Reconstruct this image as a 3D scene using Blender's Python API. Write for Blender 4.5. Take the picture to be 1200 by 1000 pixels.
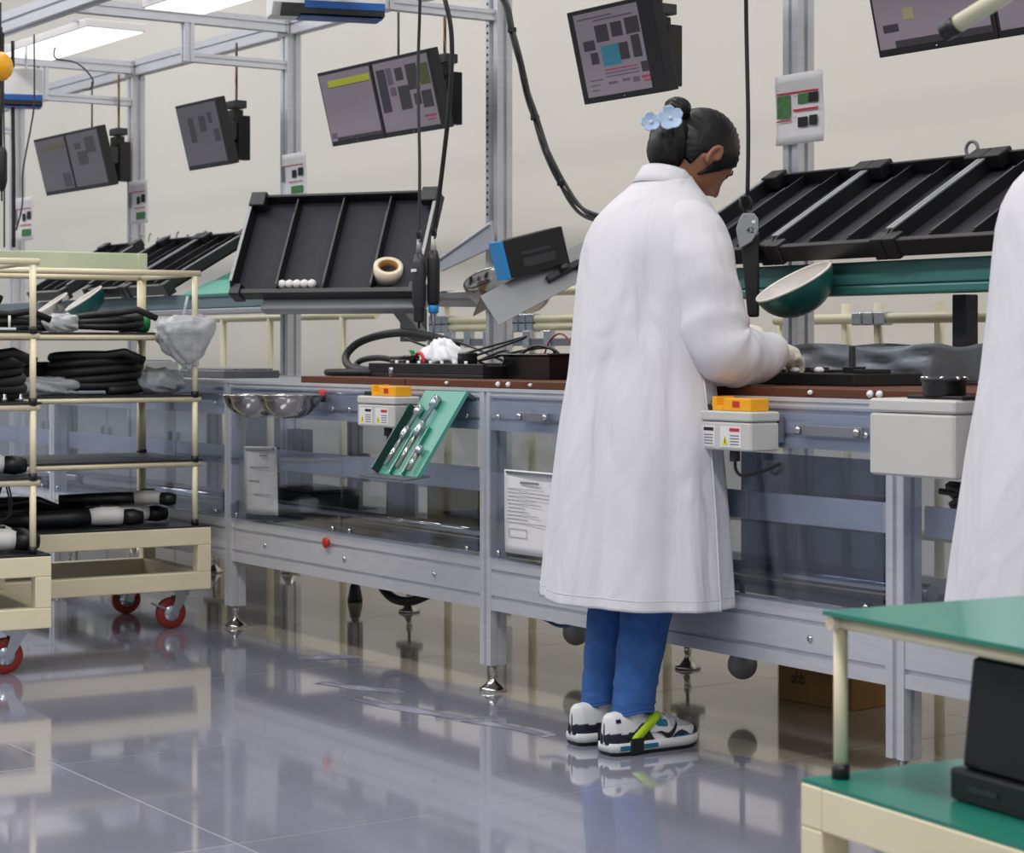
import bpy, bmesh, math, random
from mathutils import Vector, Matrix, Euler
# ------------------------------------------------------------------ camera, light, exposure
# World axes follow the bench: X runs along it (towards the near end), Y runs from the aisle to the wall, Z up.
SC = bpy.context.scene
for o in list(bpy.data.objects): bpy.data.objects.remove(o)
COL = SC.collection
CX, CY, CZ = 4.942, -3.328, 1.0           # camera position
FPX = 2400.0                              # focal length in pixels of the 1200 px frame
HOR = 407.0                               # row of the horizon
UX, UY = 0.566, 0.824                     # camera right in world XY
cam_d = bpy.data.cameras.new('camera'); cam = bpy.data.objects.new('camera', cam_d); COL.objects.link(cam)
cam_d.sensor_fit = 'HORIZONTAL'; cam_d.sensor_width = 36.0; cam_d.lens = 36.0 * FPX / 1200.0
cam_d.shift_y = -(500.0 - HOR) / 1200.0
cam.location = (CX, CY, CZ); cam.rotation_euler = (math.pi / 2, 0, math.atan2(UY, UX))
cam_d.clip_end = 60
cam_d.dof.use_dof = True; cam_d.dof.focus_distance = 5.6; cam_d.dof.aperture_fstop = 8.0
SC.camera = cam
SC.view_settings.view_transform = 'Standard'; SC.view_settings.look = 'None'
SC.view_settings.gamma = 1.0; SC.view_settings.use_curve_mapping = False
SC.view_settings.exposure = -0.78
W = bpy.data.worlds.new('world'); SC.world = W; W.use_nodes = True
W.node_tree.nodes['Background'].inputs[0].default_value = (0.90, 0.95, 1.0, 1)
W.node_tree.nodes['Background'].inputs[1].default_value = 0.60
def area_light(name, loc, sx, sy, power, col=(1.0, 0.98, 0.95), rot=(0, 0, 0)):
    d = bpy.data.lights.new(name, 'AREA'); d.shape = 'RECTANGLE'; d.size = sx; d.size_y = sy
    d.energy = power; d.color = col
    o = bpy.data.objects.new(name, d); COL.objects.link(o); o.location = loc; o.rotation_euler = rot
    return o
# rows of hall ceiling lights running along the line, plus an added fill row
for k in range(6):
    area_light('hall_and_fill_light', (-11.0 + 3.4 * k, -2.4, 4.45), 2.4, 0.5, 135)
    area_light('hall_and_fill_light', (-11.0 + 3.4 * k, 1.0, 4.45), 2.4, 0.5, 70)
    area_light('hall_and_fill_light', (-11.0 + 3.4 * k, -5.8, 4.45), 2.4, 0.5, 55)  # fill row added on the camera side to brighten upright faces turned to it

# ------------------------------------------------------------------ pixel helpers (survey of the photograph)
def at_y(px, py, y):                     # point on the plane Y = y seen at a pixel
    T = y - CY; k = (px - 600.0) / FPX
    sg = T * (k * UX - UY) / (UX + UY * k)
    D = -UY * sg + UX * T
    return Vector((CX + sg, y, CZ + (HOR - py) / FPX * D))
def at_z(px, py, z):                     # point on the plane Z = z
    D = (CZ - z) * FPX / (py - HOR); X = (px - 600.0) / FPX * D
    return Vector((CX + X * UX - D * UY, CY + X * UY + D * UX, z))
def at_d(px, py, D):                     # point at a camera depth
    X = (px - 600.0) / FPX * D
    return Vector((CX + X * UX - D * UY, CY + X * UY + D * UX, CZ + (HOR - py) / FPX * D))
CAMYAW = math.atan2(UY, UX)              # rotation_z that makes local x = camera right

# ------------------------------------------------------------------ materials
MATS = {}
def mat(name, col, rough=0.5, metal=0.0, var=0.06, scale=8.0, bump=0.0, bscale=60.0, spec=0.5, trans=0.0, coat=0.0, emit=None, estr=0.0, alpha=1.0, stretch=None):
    if name in MATS: return MATS[name]
    m = bpy.data.materials.new(name); m.use_nodes = True; nt = m.node_tree; N = nt.nodes; L = nt.links
    b = N['Principled BSDF']
    b.inputs['Roughness'].default_value = rough; b.inputs['Metallic'].default_value = metal
    b.inputs['Specular IOR Level'].default_value = spec
    b.inputs['Transmission Weight'].default_value = trans
    b.inputs['Coat Weight'].default_value = coat; b.inputs['Coat Roughness'].default_value = 0.06
    b.inputs['Alpha'].default_value = alpha
    tc = N.new('ShaderNodeTexCoord'); mp = N.new('ShaderNodeMapping'); L.new(tc.outputs['Object'], mp.inputs[0])
    if stretch: mp.inputs['Scale'].default_value = stretch
    nz = N.new('ShaderNodeTexNoise'); nz.inputs['Scale'].default_value = scale; nz.inputs['Detail'].default_value = 4
    L.new(mp.outputs[0], nz.inputs['Vector'])
    rp = N.new('ShaderNodeValToRGB'); c = Vector(col)
    rp.color_ramp.elements[0].position = 0.3; rp.color_ramp.elements[1].position = 0.7
    rp.color_ramp.elements[0].color = (*[max(0, x * (1 - var)) for x in c], 1)
    rp.color_ramp.elements[1].color = (*[min(1, x * (1 + var)) for x in c], 1)
    L.new(nz.outputs['Fac'], rp.inputs[0]); L.new(rp.outputs[0], b.inputs['Base Color'])
    if bump > 0:
        n2 = N.new('ShaderNodeTexNoise'); n2.inputs['Scale'].default_value = bscale; n2.inputs['Detail'].default_value = 3
        L.new(mp.outputs[0], n2.inputs['Vector'])
        bp = N.new('ShaderNodeBump'); bp.inputs['Strength'].default_value = bump; bp.inputs['Distance'].default_value = 0.01
        L.new(n2.outputs['Fac'], bp.inputs['Height']); L.new(bp.outputs[0], b.inputs['Normal'])
    if emit:
        b.inputs['Emission Color'].default_value = (*emit, 1); b.inputs['Emission Strength'].default_value = estr
    MATS[name] = m; return m
def srgb(r, g, b):
    f = lambda v: (v / 255 / 12.92) if v <= 10 else ((v / 255 + 0.055) / 1.055) ** 2.4
    return (f(r), f(g), f(b))
def clear_mat(name, tint, gloss_rough, mixf):
    if name in MATS: return MATS[name]
    m = bpy.data.materials.new(name); m.use_nodes = True; nt = m.node_tree; N = nt.nodes; L = nt.links
    N.remove(N['Principled BSDF']); out = N['Material Output']
    tr = N.new('ShaderNodeBsdfTransparent'); tr.inputs[0].default_value = (*tint, 1)
    gl = N.new('ShaderNodeBsdfGlossy'); gl.inputs['Roughness'].default_value = gloss_rough; gl.inputs[0].default_value = (0.9, 0.92, 1, 1)
    fr = N.new('ShaderNodeLayerWeight'); fr.inputs[0].default_value = 0.5
    pw = N.new('ShaderNodeMath'); pw.operation = 'POWER'; pw.inputs[1].default_value = 4.0; L.new(fr.outputs['Facing'], pw.inputs[0])
    ad = N.new('ShaderNodeMath'); ad.operation = 'MULTIPLY_ADD'; ad.inputs[1].default_value = 0.60; ad.inputs[2].default_value = mixf
    nz = N.new('ShaderNodeTexNoise'); nz.inputs['Scale'].default_value = 2.2
    bp = N.new('ShaderNodeBump'); bp.inputs['Strength'].default_value = 0.06; bp.inputs['Distance'].default_value = 0.05
    L.new(nz.outputs['Fac'], bp.inputs['Height']); L.new(bp.outputs[0], gl.inputs['Normal'])
    mx = N.new('ShaderNodeMixShader')
    L.new(pw.outputs[0], ad.inputs[0]); L.new(ad.outputs[0], mx.inputs[0]); L.new(tr.outputs[0], mx.inputs[1]); L.new(gl.outputs[0], mx.inputs[2])
    L.new(mx.outputs[0], out.inputs[0]); MATS[name] = m; return m

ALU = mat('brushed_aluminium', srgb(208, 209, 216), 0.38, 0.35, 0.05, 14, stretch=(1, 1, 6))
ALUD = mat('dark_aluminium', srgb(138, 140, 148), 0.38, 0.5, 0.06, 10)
SLOT = mat('slot_shadow_grey', srgb(92, 94, 100), 0.5, 0.5, 0.05)
STEEL = mat('polished_steel', srgb(196, 194, 190), 0.16, 1.0, 0.03, 20)
CHROME = mat('zinc_plated_steel', srgb(190, 196, 205), 0.22, 0.95, 0.1, 40)
CREAM = mat('cream_coated_steel', srgb(238, 226, 192), 0.42, 0, 0.03, 6, coat=0.15)
PALECREAM = mat('pale_cream_tube', srgb(222, 216, 186), 0.4, 0, 0.04, 8)
PALEGREEN = mat('pale_green_board', srgb(205, 214, 182), 0.5, 0, 0.04, 6)
BLACKP = mat('black_plastic', srgb(25, 25, 28), 0.42, 0, 0.1, 12)
BLACKM = mat('matt_black_rubber', srgb(24, 24, 25), 0.55, 0, 0.12, 12, bump=0.15)
BLACKG = mat('glossy_black_plastic', srgb(16, 16, 17), 0.22, 0, 0.1, 10)
CHAR = mat('charcoal_plastic', srgb(52, 52, 56), 0.45, 0, 0.08, 10)
BINF = mat('bin_inner_felt', srgb(38, 38, 48), 0.7, 0, 0.1, 40)
GREYP = mat('grey_plastic', srgb(200, 198, 194), 0.45, 0, 0.02, 6)
GREYM = mat('grey_painted_steel', srgb(150, 152, 156), 0.42, 0.2, 0.04, 6)
DGREYM = mat('dark_grey_painted_steel', srgb(96, 98, 104), 0.45, 0.2, 0.05, 6)
WHITEP = mat('white_plastic', srgb(232, 230, 228), 0.4, 0, 0.02, 6)
PAPER = mat('white_paper', srgb(226, 224, 226), 0.75, 0, 0.02, 20)
GPAPER = mat('worn_grey_paper', srgb(190, 190, 192), 0.75, 0, 0.12, 9)
WOODB = mat('brown_bakelite_board', srgb(92, 46, 22), 0.5, 0, 0.12, 10, stretch=(1, 6, 6))
GREENM = mat('green_esd_mat', srgb(34, 128, 108), 0.28, 0, 0.05, 5, coat=0.2)
GREENL = mat('light_green_esd_mat', srgb(84, 158, 140), 0.4, 0, 0.05, 5)
TEAL = mat('teal_coated_steel', srgb(60, 116, 112), 0.4, 0.1, 0.06, 5)
YELLOW = mat('yellow_plastic', srgb(246, 184, 30), 0.4, 0, 0.04, 8)
ORANGE = mat('orange_yellow_plastic', srgb(246, 172, 26), 0.4, 0, 0.04, 8)
RED = mat('red_plastic', srgb(196, 44, 36), 0.4, 0, 0.06, 8)
DRED = mat('dark_red_rubber', srgb(142, 42, 34), 0.5, 0, 0.08, 8)
GREENB = mat('green_plastic', srgb(32, 150, 70), 0.4, 0, 0.05, 8)
BLUE = mat('blue_plastic', srgb(40, 140, 210), 0.4, 0, 0.04, 8)
DBLUE = mat('deep_blue_plastic', srgb(28, 90, 165), 0.4, 0, 0.04, 8)
BAG = mat('plastic_bag_film', srgb(206, 208, 214), 0.28, 0, 0.12, 24, bump=0.5, bscale=30, alpha=0.72)
GBAG = mat('grey_plastic_bag', srgb(132, 140, 150), 0.3, 0, 0.12, 12, bump=0.45, bscale=16)
CARD = mat('brown_cardboard', srgb(150, 112, 62), 0.8, 0, 0.06, 14)
INK = mat('black_ink', srgb(30, 30, 32), 0.8, 0, 0.02)
INKG = mat('grey_ink', srgb(120, 120, 128), 0.8, 0, 0.02)
INKR = mat('red_ink', srgb(196, 40, 60), 0.8, 0, 0.02)
INKY = mat('yellow_ink', srgb(224, 220, 40), 0.8, 0, 0.02)
INKGR = mat('green_ink', srgb(70, 120, 70), 0.8, 0, 0.25, 60)
TAPE = mat('masking_tape_cream', srgb(226, 214, 190), 0.6, 0, 0.03)
TAPEC = mat('tape_cardboard_core', srgb(160, 116, 58), 0.75, 0, 0.06)
CLEAR = clear_mat('clear_acrylic', (0.84, 0.87, 0.92), 0.06, 0.07)
SMOKE = clear_mat('smoked_acrylic', (0.30, 0.33, 0.42), 0.1, 0.10)
CLEARG = clear_mat('greenish_glass', (0.75, 0.88, 0.82), 0.05, 0.10)
LED = mat('led_diffuser', (1, 1, 1), 0.4, 0, 0.0, emit=(1, 0.99, 0.97), estr=2.2)

# ------------------------------------------------------------------ mesh builder
class MB:
    def __init__(self): self.v = []; self.f = []; self.sm = []; self.mi = []; self.M = Matrix.Identity(4); self.m = 0
    def _add(self, vs, fs, smooth=False):
        o = len(self.v); self.v += [self.M @ Vector(p) for p in vs]
        for f in fs: self.f.append([i + o for i in f]); self.sm.append(smooth); self.mi.append(self.m)
        return self
    def box(self, a, b):
        x0, y0, z0 = a; x1, y1, z1 = b
        if x0 > x1: x0, x1 = x1, x0
        if y0 > y1: y0, y1 = y1, y0
        if z0 > z1: z0, z1 = z1, z0
        vs = [(x0,y0,z0),(x1,y0,z0),(x1,y1,z0),(x0,y1,z0),(x0,y0,z1),(x1,y0,z1),(x1,y1,z1),(x0,y1,z1)]
        return self._add(vs, [(0,3,2,1),(4,5,6,7),(0,1,5,4),(1,2,6,5),(2,3,7,6),(3,0,4,7)])
    def cbox(self, c, s): return self.box([c[i]-s[i]/2 for i in range(3)], [c[i]+s[i]/2 for i in range(3)])
    def chbox(self, a, b, c):              # box with chamfered vertical edges and top
        x0,y0,z0 = a; x1,y1,z1 = b
        def ring(i, z): return [(x0+c+i,y0+i,z),(x1-c-i,y0+i,z),(x1-i,y0+c+i,z),(x1-i,y1-c-i,z),(x1-c-i,y1-i,z),(x0+c+i,y1-i,z),(x0+i,y1-c-i,z),(x0+i,y0+c+i,z)]
        return self.loft([ring(c,z0), ring(0,z0+c), ring(0,z1-c), ring(c,z1)], True, True, True, smooth=False)
    def loft(self, rings, closed=True, cap0=False, cap1=False, smooth=True):
        n = len(rings[0]); vs = [p for r in rings for p in r]; fs = []
        for i in range(len(rings)-1):
            for j in range(n if closed else n-1):
                a = i*n+j; b = i*n+(j+1)%n; fs.append((a, b, b+n, a+n))
        self._add(vs, fs, smooth)
        o = len(self.v)-len(vs)
        if cap0: self.f.append([o+i for i in range(n)][::-1]); self.sm.append(False); self.mi.append(self.m)
        if cap1: k = o+(len(rings)-1)*n; self.f.append([k+i for i in range(n)]); self.sm.append(False); self.mi.append(self.m)
        return self
    def tube(self, pts, r, n=10, caps=True, closed=False):
        pts = [Vector(p) for p in pts]; rs = r if isinstance(r, (list, tuple)) else [r]*len(pts)
        rings = []; up = None
        for i, p in enumerate(pts):
            if closed: d = pts[(i+1) % len(pts)] - pts[i-1]
            else: d = (pts[min(i+1, len(pts)-1)] - pts[max(i-1, 0)])
            d = d.normalized() if d.length > 1e-9 else Vector((0,0,1))
            if up is None: up = Vector((0,0,1)) if abs(d.z) < 0.9 else Vector((1,0,0))
            s = d.cross(up).normalized(); up = s.cross(d).normalized()
            rings.append([p + rs[i]*(math.cos(2*math.pi*k/n)*s + math.sin(2*math.pi*k/n)*up) for k in range(n)])
        if closed: rings.append(rings[0])
        return self.loft(rings, True, caps and not closed, caps and not closed)
    def cyl(self, a, b, r, n=14, r2=None): return self.tube([a, b], [r, r if r2 is None else r2], n)
    def lathe(self, prof, n=20, cap0=False, cap1=False, c=(0,0,0)):
        rings = [[(c[0]+r*math.cos(2*math.pi*k/n), c[1]+r*math.sin(2*math.pi*k/n), c[2]+z) for k in range(n)] for r, z in prof]
        return self.loft(rings, True, cap0, cap1)
    def prism(self, poly, ax, lo, hi, smooth=False):   # poly in the two axes other than ax, extruded along ax
        def P(u, w, h): return {'x': (h,u,w), 'y': (u,h,w), 'z': (u,w,h)}[ax]
        return self.loft([[P(u,w,lo) for u,w in poly], [P(u,w,hi) for u,w in poly]], True, True, True, smooth)
    def quad(self, p): return self._add(p, [(0,1,2,3)])
    def grid(self, nx, ny, fn, smooth=True):
        vs = [fn(i/nx, j/ny) for j in range(ny+1) for i in range(nx+1)]
        fs = [(j*(nx+1)+i, j*(nx+1)+i+1, (j+1)*(nx+1)+i+1, (j+1)*(nx+1)+i) for j in range(ny) for i in range(nx)]
        return self._add(vs, fs, smooth)
    def profile(self, a, b, w, h, g=0.25):  # extruded T-slot bar from a to b along X, Y or Z; grooves on all four sides
        a = Vector(a); b = Vector(b); d = b-a; ax = max(range(3), key=lambda i: abs(d[i]))
        x, y = w/2, h/2; gx, gy = min(x,y)*0.24, min(x,y)*0.24; dp = min(x,y)*0.3
        poly = [(-x,-y),(-gx,-y),(-gx,-y+dp),(gx,-y+dp),(gx,-y),(x,-y),(x,-gy),(x-dp,-gy),(x-dp,gy),(x,gy),(x,y),(gx,y),(gx,y-dp),(-gx,y-dp),(-gx,y),(-x,y),(-x,gy),(-x+dp,gy),(-x+dp,-gy),(-x,-gy)]
        o = [i for i in range(3) if i != ax]
        def ring(c):
            r = []
            for u, w2 in poly:
                p = [0,0,0]; p[ax] = c[ax]; p[o[0]] = c[o[0]]+u; p[o[1]] = c[o[1]]+w2; r.append(tuple(p))
            return r
        return self.loft([ring(a), ring(b)], True, True, True, False)
    def build(self, name, mats, parent=None, bevel=0, loc=None, solid=0, subsurf=0, fix=True):
        me = bpy.data.meshes.new(name); me.from_pydata([tuple(v) for v in self.v], [], self.f)
        if not isinstance(mats, (list, tuple)): mats = [mats]
        for m in mats: me.materials.append(m)
        for p, s, mi in zip(me.polygons, self.sm, self.mi): p.use_smooth = s; p.material_index = min(mi, len(mats)-1)
        if fix:
            bm = bmesh.new(); bm.from_mesh(me); bmesh.ops.recalc_face_normals(bm, faces=bm.faces); bm.to_mesh(me); bm.free()
        me.update(); o = bpy.data.objects.new(name, me); COL.objects.link(o)
        if parent: o.parent = parent
        if loc: o.location = loc
        if subsurf:
            md = o.modifiers.new('sub', 'SUBSURF'); md.levels = subsurf; md.render_levels = subsurf
        if solid:
            md = o.modifiers.new('solid', 'SOLIDIFY'); md.thickness = solid; md.offset = 0
        if bevel:
            md = o.modifiers.new('bev', 'BEVEL'); md.width = bevel; md.segments = 2; md.limit_method = 'ANGLE'; md.angle_limit = math.radians(50)
        return o
def tag(o, label, cat, group=None):
    o['label'] = label; o['category'] = cat
    if group: o['group'] = group
    return o
def struct(o): o['kind'] = 'structure'; return o
def thing(name, label, cat, loc=(0,0,0), rot=(0,0,0), group=None):
    o = bpy.data.objects.new(name, None); COL.objects.link(o); o.location = loc; o.rotation_euler = rot
    o.empty_display_size = 0.05
    return tag(o, label, cat, group)
def copy_tree(o, parent=None):
    c = o.copy(); COL.objects.link(c); c.parent = parent
    for ch in list(o.children): copy_tree(ch, c)
    return c
def link_copy(src, parent, loc, name=None):
    c = bpy.data.objects.new(name or src.name.split('.')[0], src.data); COL.objects.link(c); c.parent = parent; c.location = loc
    for md in src.modifiers:
        if md.type == 'BEVEL':
            n = c.modifiers.new('bev', 'BEVEL'); n.width = md.width; n.segments = md.segments; n.limit_method = 'ANGLE'; n.angle_limit = md.angle_limit
    return c
def curve_pts(pts, n=8):                   # Catmull-Rom through the points
    P = [Vector(p) for p in pts]; P = [2*P[0]-P[1]] + P + [2*P[-1]-P[-2]]; out = []
    for i in range(1, len(P)-2):
        for k in range(n):
            t = k/n; a,b,c,d = P[i-1],P[i],P[i+1],P[i+2]
            out.append(0.5*((2*b)+(-a+c)*t+(2*a-5*b+4*c-d)*t*t+(-a+3*b-3*c+d)*t**3))
    out.append(P[-2]); return out
R = math.radians
# ------------------------------------------------------------------ the setting
WALL_Y = 2.6
wallm = mat('beige_painted_wall', srgb(212, 208, 201), 0.6, 0, 0.02, 1.5, bump=0.03, bscale=200)
wb = MB().box((-16, WALL_Y, 0), (9, WALL_Y+0.15, 5.2)).build('wall_back', wallm); struct(wb)
skirt = MB().box((-16, WALL_Y-0.015, 0), (9, WALL_Y, 0.1)).build('baseboard_back', mat('grey_skirting', srgb(150, 148, 146), 0.5)); struct(skirt)
# floor slab and its pieces: glossy sheets in the aisle, beige tiles under and behind the bench
grout = mat('floor_joint_grey', srgb(160, 159, 166), 0.5, 0, 0.04)
fl = MB().box((-16, -9, -0.12), (9, WALL_Y, -0.0003)).build('floor', grout); struct(fl)
def floor_mat(name, c, rough, var, sc, bump):
    m = mat(name, c, rough, 0, var, sc, bump=bump, bscale=1.3, spec=0.6, coat=0.6)
    m.node_tree.nodes['Principled BSDF'].inputs['Coat Roughness'].default_value = rough*0.6
    return m
SHEET = floor_mat('grey_gloss_floor_sheet', srgb(140, 140, 156), 0.075, 0.14, 1.1, 0.05)
TILE = floor_mat('beige_gloss_floor_tile', srgb(176, 168, 154), 0.085, 0.10, 1.4, 0.03)
EDGE_Y = -0.03
random.seed(4)
ps = 0.945
src = None
for i in range(-13, 6):
    x0 = 0.285 + ps*i
    for j in range(6):
        y1 = EDGE_Y - 1.42*j; y0 = y1 - 1.42
        if j == 0 and -3 <= i <= 2:
            m = MB()                                  # sheets whose far edge is slightly wavy
            nseg = 14
            top = [(x0+0.002+(ps-0.004)*k/nseg, y1+0.02*math.sin(i*2.1+k*0.45)+0.012*math.sin(k*1.1+i), 0.0) for k in range(nseg+1)]
            bot = [(p[0], y0+0.002, 0.0) for p in top]
            lo = [(p[0], p[1], -0.006) for p in top]
            m.loft([bot, top, lo], closed=False, smooth=False)
            m.build('floor_sheet', SHEET, fl)
        else:
            if src is None:
                src = MB().box((0.0025, 0.0025, -0.006), (ps-0.0025, 1.4175, 0)).build('floor_sheet', SHEET, fl, loc=(x0, y0, 0))
            else: link_copy(src, fl, (x0, y0, 0))
src = None
for i in range(-13, 6):
    for j in range(3):
        x0 = 0.285 + ps*i; y0 = EDGE_Y-0.06 + 0.9*j
        if src is None: src = MB().box((0.002, 0.002, -0.007), (ps-0.002, 0.898, -0.00015)).build('floor_tile', TILE, fl, loc=(x0, y0, 0))
        else: link_copy(src, fl, (x0, y0, 0))
# wrinkles where the sheet lifts along its edge
def wrinkle(px0, py0, px1, py1, w, h, seed):
    w *= 0.6; h *= 0.6
    a = at_z(px0, py0, 0); b = at_z(px1, py1, 0); d = (b-a); L = d.length; d.normalize(); s = Vector((-d.y, d.x, 0))
    def fn(u, v):
        env = math.sin(math.pi*u)**0.7*math.cos(math.pi*(v-0.5))**2
        off = 0.05*math.sin(u*7+seed)*L
        return a + d*(u*L) + s*((v-0.5)*w+off*0.4) + Vector((0, 0, 0.0006 + h*env*(0.75+0.25*math.sin(u*13+seed))))
    return MB().grid(36, 8, fn).build('floor_sheet_wrinkle', SHEET, fl)
wrinkle(372, 800, 470, 812, 0.10, 0.012, 1); wrinkle(415, 818, 560, 846, 0.12, 0.012, 2)
wrinkle(350, 772, 420, 770, 0.12, 0.02, 3); wrinkle(540, 842, 650, 862, 0.10, 0.008, 4)

# ------------------------------------------------------------------ the assembly bench (one long bolted frame)
BX0, BX1 = -5.0, 3.3
bench = thing('assembly_bench', 'long aluminium profile assembly bench with clear guards and brown top boards', 'workbench', (-0.85, 0, 0))
BO = Vector((0.85, 0, 0))
def B(m, name, mt, bevel=0, **k): return m.build(name, mt, bench, bevel, loc=BO, **k)
LEGX = [-4.95, -3.30, -1.65, 0.0, 1.65, 3.25]
legm = None
FOOT = None
for x in LEGX:
    for y in (0.0, 0.73):
        w = 0.056 if y == 0 else 0.05
        if y == 0: B(MB().profile((x, y, 0.078), (x, y, 0.875), w, w), 'leg', ALU)
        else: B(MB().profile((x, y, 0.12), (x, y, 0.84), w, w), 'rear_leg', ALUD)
        m = MB(); m.lathe([(0.006, 0.13), (0.006, 0.075), (0.012, 0.07), (0.012, 0.05), (0.009, 0.046), (0.011, 0.035), (0.016, 0.026), (0.032, 0.013), (0.040, 0.009), (0.041, 0.0)], 18, True, True, (x, y, 0))
        B(m, 'levelling_foot', STEEL)
        if y > 0:
            B(MB().box((x-0.05, y-0.03, 0.115), (x+0.05, y+0.03, 0.14)), 'foot_plate', DGREYM, 0.002)
extra = [(-2.04, 0.72)]
for x, y in extra:
    B(MB().profile((x, y, 0.08), (x, y, 0.84), 0.045, 0.045), 'rear_leg', ALUD)
    B(MB().lathe([(0.006, 0.09), (0.02, 0.06), (0.03, 0.012), (0.03, 0.0)], 14, True, True, (x, y, 0)), 'levelling_foot', BLACKP)
# rails per bay
for i in range(len(LEGX)-1):
    a, b = LEGX[i]+0.028, LEGX[i+1]-0.028
    B(MB().profile((a, 0.0, 0.8475), (b, 0.0, 0.8475), 0.05, 0.055), 'top_rail', ALU)
    B(MB().profile((a, 0.0, 0.79), (b, 0.0, 0.79), 0.05, 0.06), 'top_rail', ALU)
    B(MB().profile((a, 0.0, 0.352), (b, 0.0, 0.352), 0.05, 0.075), 'lower_rail', ALU)
    B(MB().profile((a, 0.0, 0.277), (b, 0.0, 0.277), 0.05, 0.075), 'lower_rail', ALU)
    mid = a + (b-a)*0.66
    B(MB().box((a, 0.036, 0.573), (mid-0.004, 0.048, 0.643)), 'middle_rail', ALU, 0.002)
    B(MB().box((mid+0.004, 0.036, 0.573), (b, 0.048, 0.643)), 'middle_rail', ALU, 0.002)
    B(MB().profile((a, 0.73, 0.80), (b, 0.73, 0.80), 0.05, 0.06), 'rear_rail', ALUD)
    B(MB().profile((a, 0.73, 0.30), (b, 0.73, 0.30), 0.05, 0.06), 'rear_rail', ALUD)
    B(MB().cyl((a, 0.12, 0.435), (b, 0.12, 0.435), 0.021, 14), 'conveyor_pipe', STEEL)
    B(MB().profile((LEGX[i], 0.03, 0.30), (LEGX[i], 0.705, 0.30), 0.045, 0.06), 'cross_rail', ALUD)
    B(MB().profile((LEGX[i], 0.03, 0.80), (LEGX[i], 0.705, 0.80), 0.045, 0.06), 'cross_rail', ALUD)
    # under-deck tray and belt return
    B(MB().box((a, 0.16, 0.388), (b, 0.60, 0.398)), 'lower_tray', DGREYM)
    B(MB().box((a, 0.16, 0.398), (b, 0.165, 0.43)), 'tray_lip', GREYM)
    # clear guards, two sheets per bay
    for k in range(2):
        g0 = a+0.004+k*(b-a)/2; g1 = g0+(b-a)/2-0.008
        B(MB().box((g0, -0.036, 0.395), (g1, -0.031, 0.86)), 'clear_guard', CLEAR)
        for (bx, bz) in ((g0+0.05, 0.80), (g1-0.05, 0.80), (g0+0.05, 0.41), (g1-0.05, 0.41)):
            B(MB().lathe([(0.0085, 0), (0.0085, 0.004), (0.004, 0.007), (0.0, 0.0072)], 10, True, False), 'guard_screw', STEEL).matrix_local = Matrix.Translation(BO+Vector((bx, -0.036, bz))) @ Matrix.Rotation(R(90), 4, 'X')
    for (bx, bz) in ((a+0.25, 0.315), (b-0.25, 0.315), (a+0.8, 0.315)):
        B(MB().lathe([(0.008, 0), (0.008, 0.004), (0.0, 0.006)], 10, True, False), 'rail_screw', STEEL).matrix_local = Matrix.Translation(BO+Vector((bx, -0.025, bz))) @ Matrix.Rotation(R(90), 4, 'X')
# deck
B(MB().box((BX0, -0.027, 0.872), (BX1, 0.755, 0.881)), 'deck_sheet', GREYM)
B(MB().box((BX0, -0.0295, 0.8715), (BX1, -0.0275, 0.8815)), 'deck_edge', ALU)
# smoked guards inside the right bay
B(MB().box((0.98, 0.10, 0.43), (1.60, 0.105, 0.735)), 'smoked_guard', SMOKE)
# hinge bars on the top rail
for (p0, p1) in (((930, 497), (1008, 500)), ((606, 478), (640, 479))):
    a = at_y(p0[0], p0[1], -0.05); b = at_y(p1[0], p1[1], -0.05); zc = 0.805
    B(MB().box((a.x, -0.046, zc-0.012), (b.x, -0.037, zc+0.012)), 'latch_bar', ALUD, 0.001)
    for k in (0.06, 0.94):
        x = a.x+(b.x-a.x)*k
        B(MB().lathe([(0.010, 0), (0.010, 0.006), (0.005, 0.010), (0, 0.0102)], 12, True, False), 'latch_bolt', STEEL).matrix_local = Matrix.Translation(BO+Vector((x, -0.046, zc))) @ Matrix.Rotation(R(90), 4, 'X')
# brown boards along the deck with white rollers on their edges
bx0 = at_y(356, 450, 0).x; 
cuts = [bx0, -0.47, 0.55, 1.35, 2.2, 3.2]
for i in range(len(cuts)-1):
    B(MB().box((cuts[i]+0.002, -0.012, 0.881), (cuts[i+1]-0.002, 0.70, 0.903)), 'top_board', WOODB, 0.002)
for px, r in ((584, .0075), (596, .0075), (622, .005), (1020, .0085), (1031, .0085), (950, .006), (524, .005)):
    p = at_y(px, 455, -0.014)
    B(MB().lathe([(r, 0), (r*1.05, 0.004), (r*0.7, 0.009), (0, 0.011)], 14, True, False), 'board_roller', WHITEP).matrix_local = Matrix.Translation(BO+Vector((p.x, -0.012, 0.893))) @ Matrix.Rotation(R(90), 4, 'X')
# red stop knobs on the rails
for px, py in ((384, 462), (385, 636)):
    p = at_y(px, py, -0.025)
    k = B(MB().lathe([(0.010, 0), (0.010, 0.004), (0.017, 0.007), (0.019, 0.012), (0.015, 0.016), (0, 0.017)], 16, True, False), 'stop_knob', RED)
    k.matrix_local = Matrix.Translation(BO+Vector((p.x, -0.025 if py > 500 else -0.036, p.z))) @ Matrix.Rotation(R(90), 4, 'X')

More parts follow.
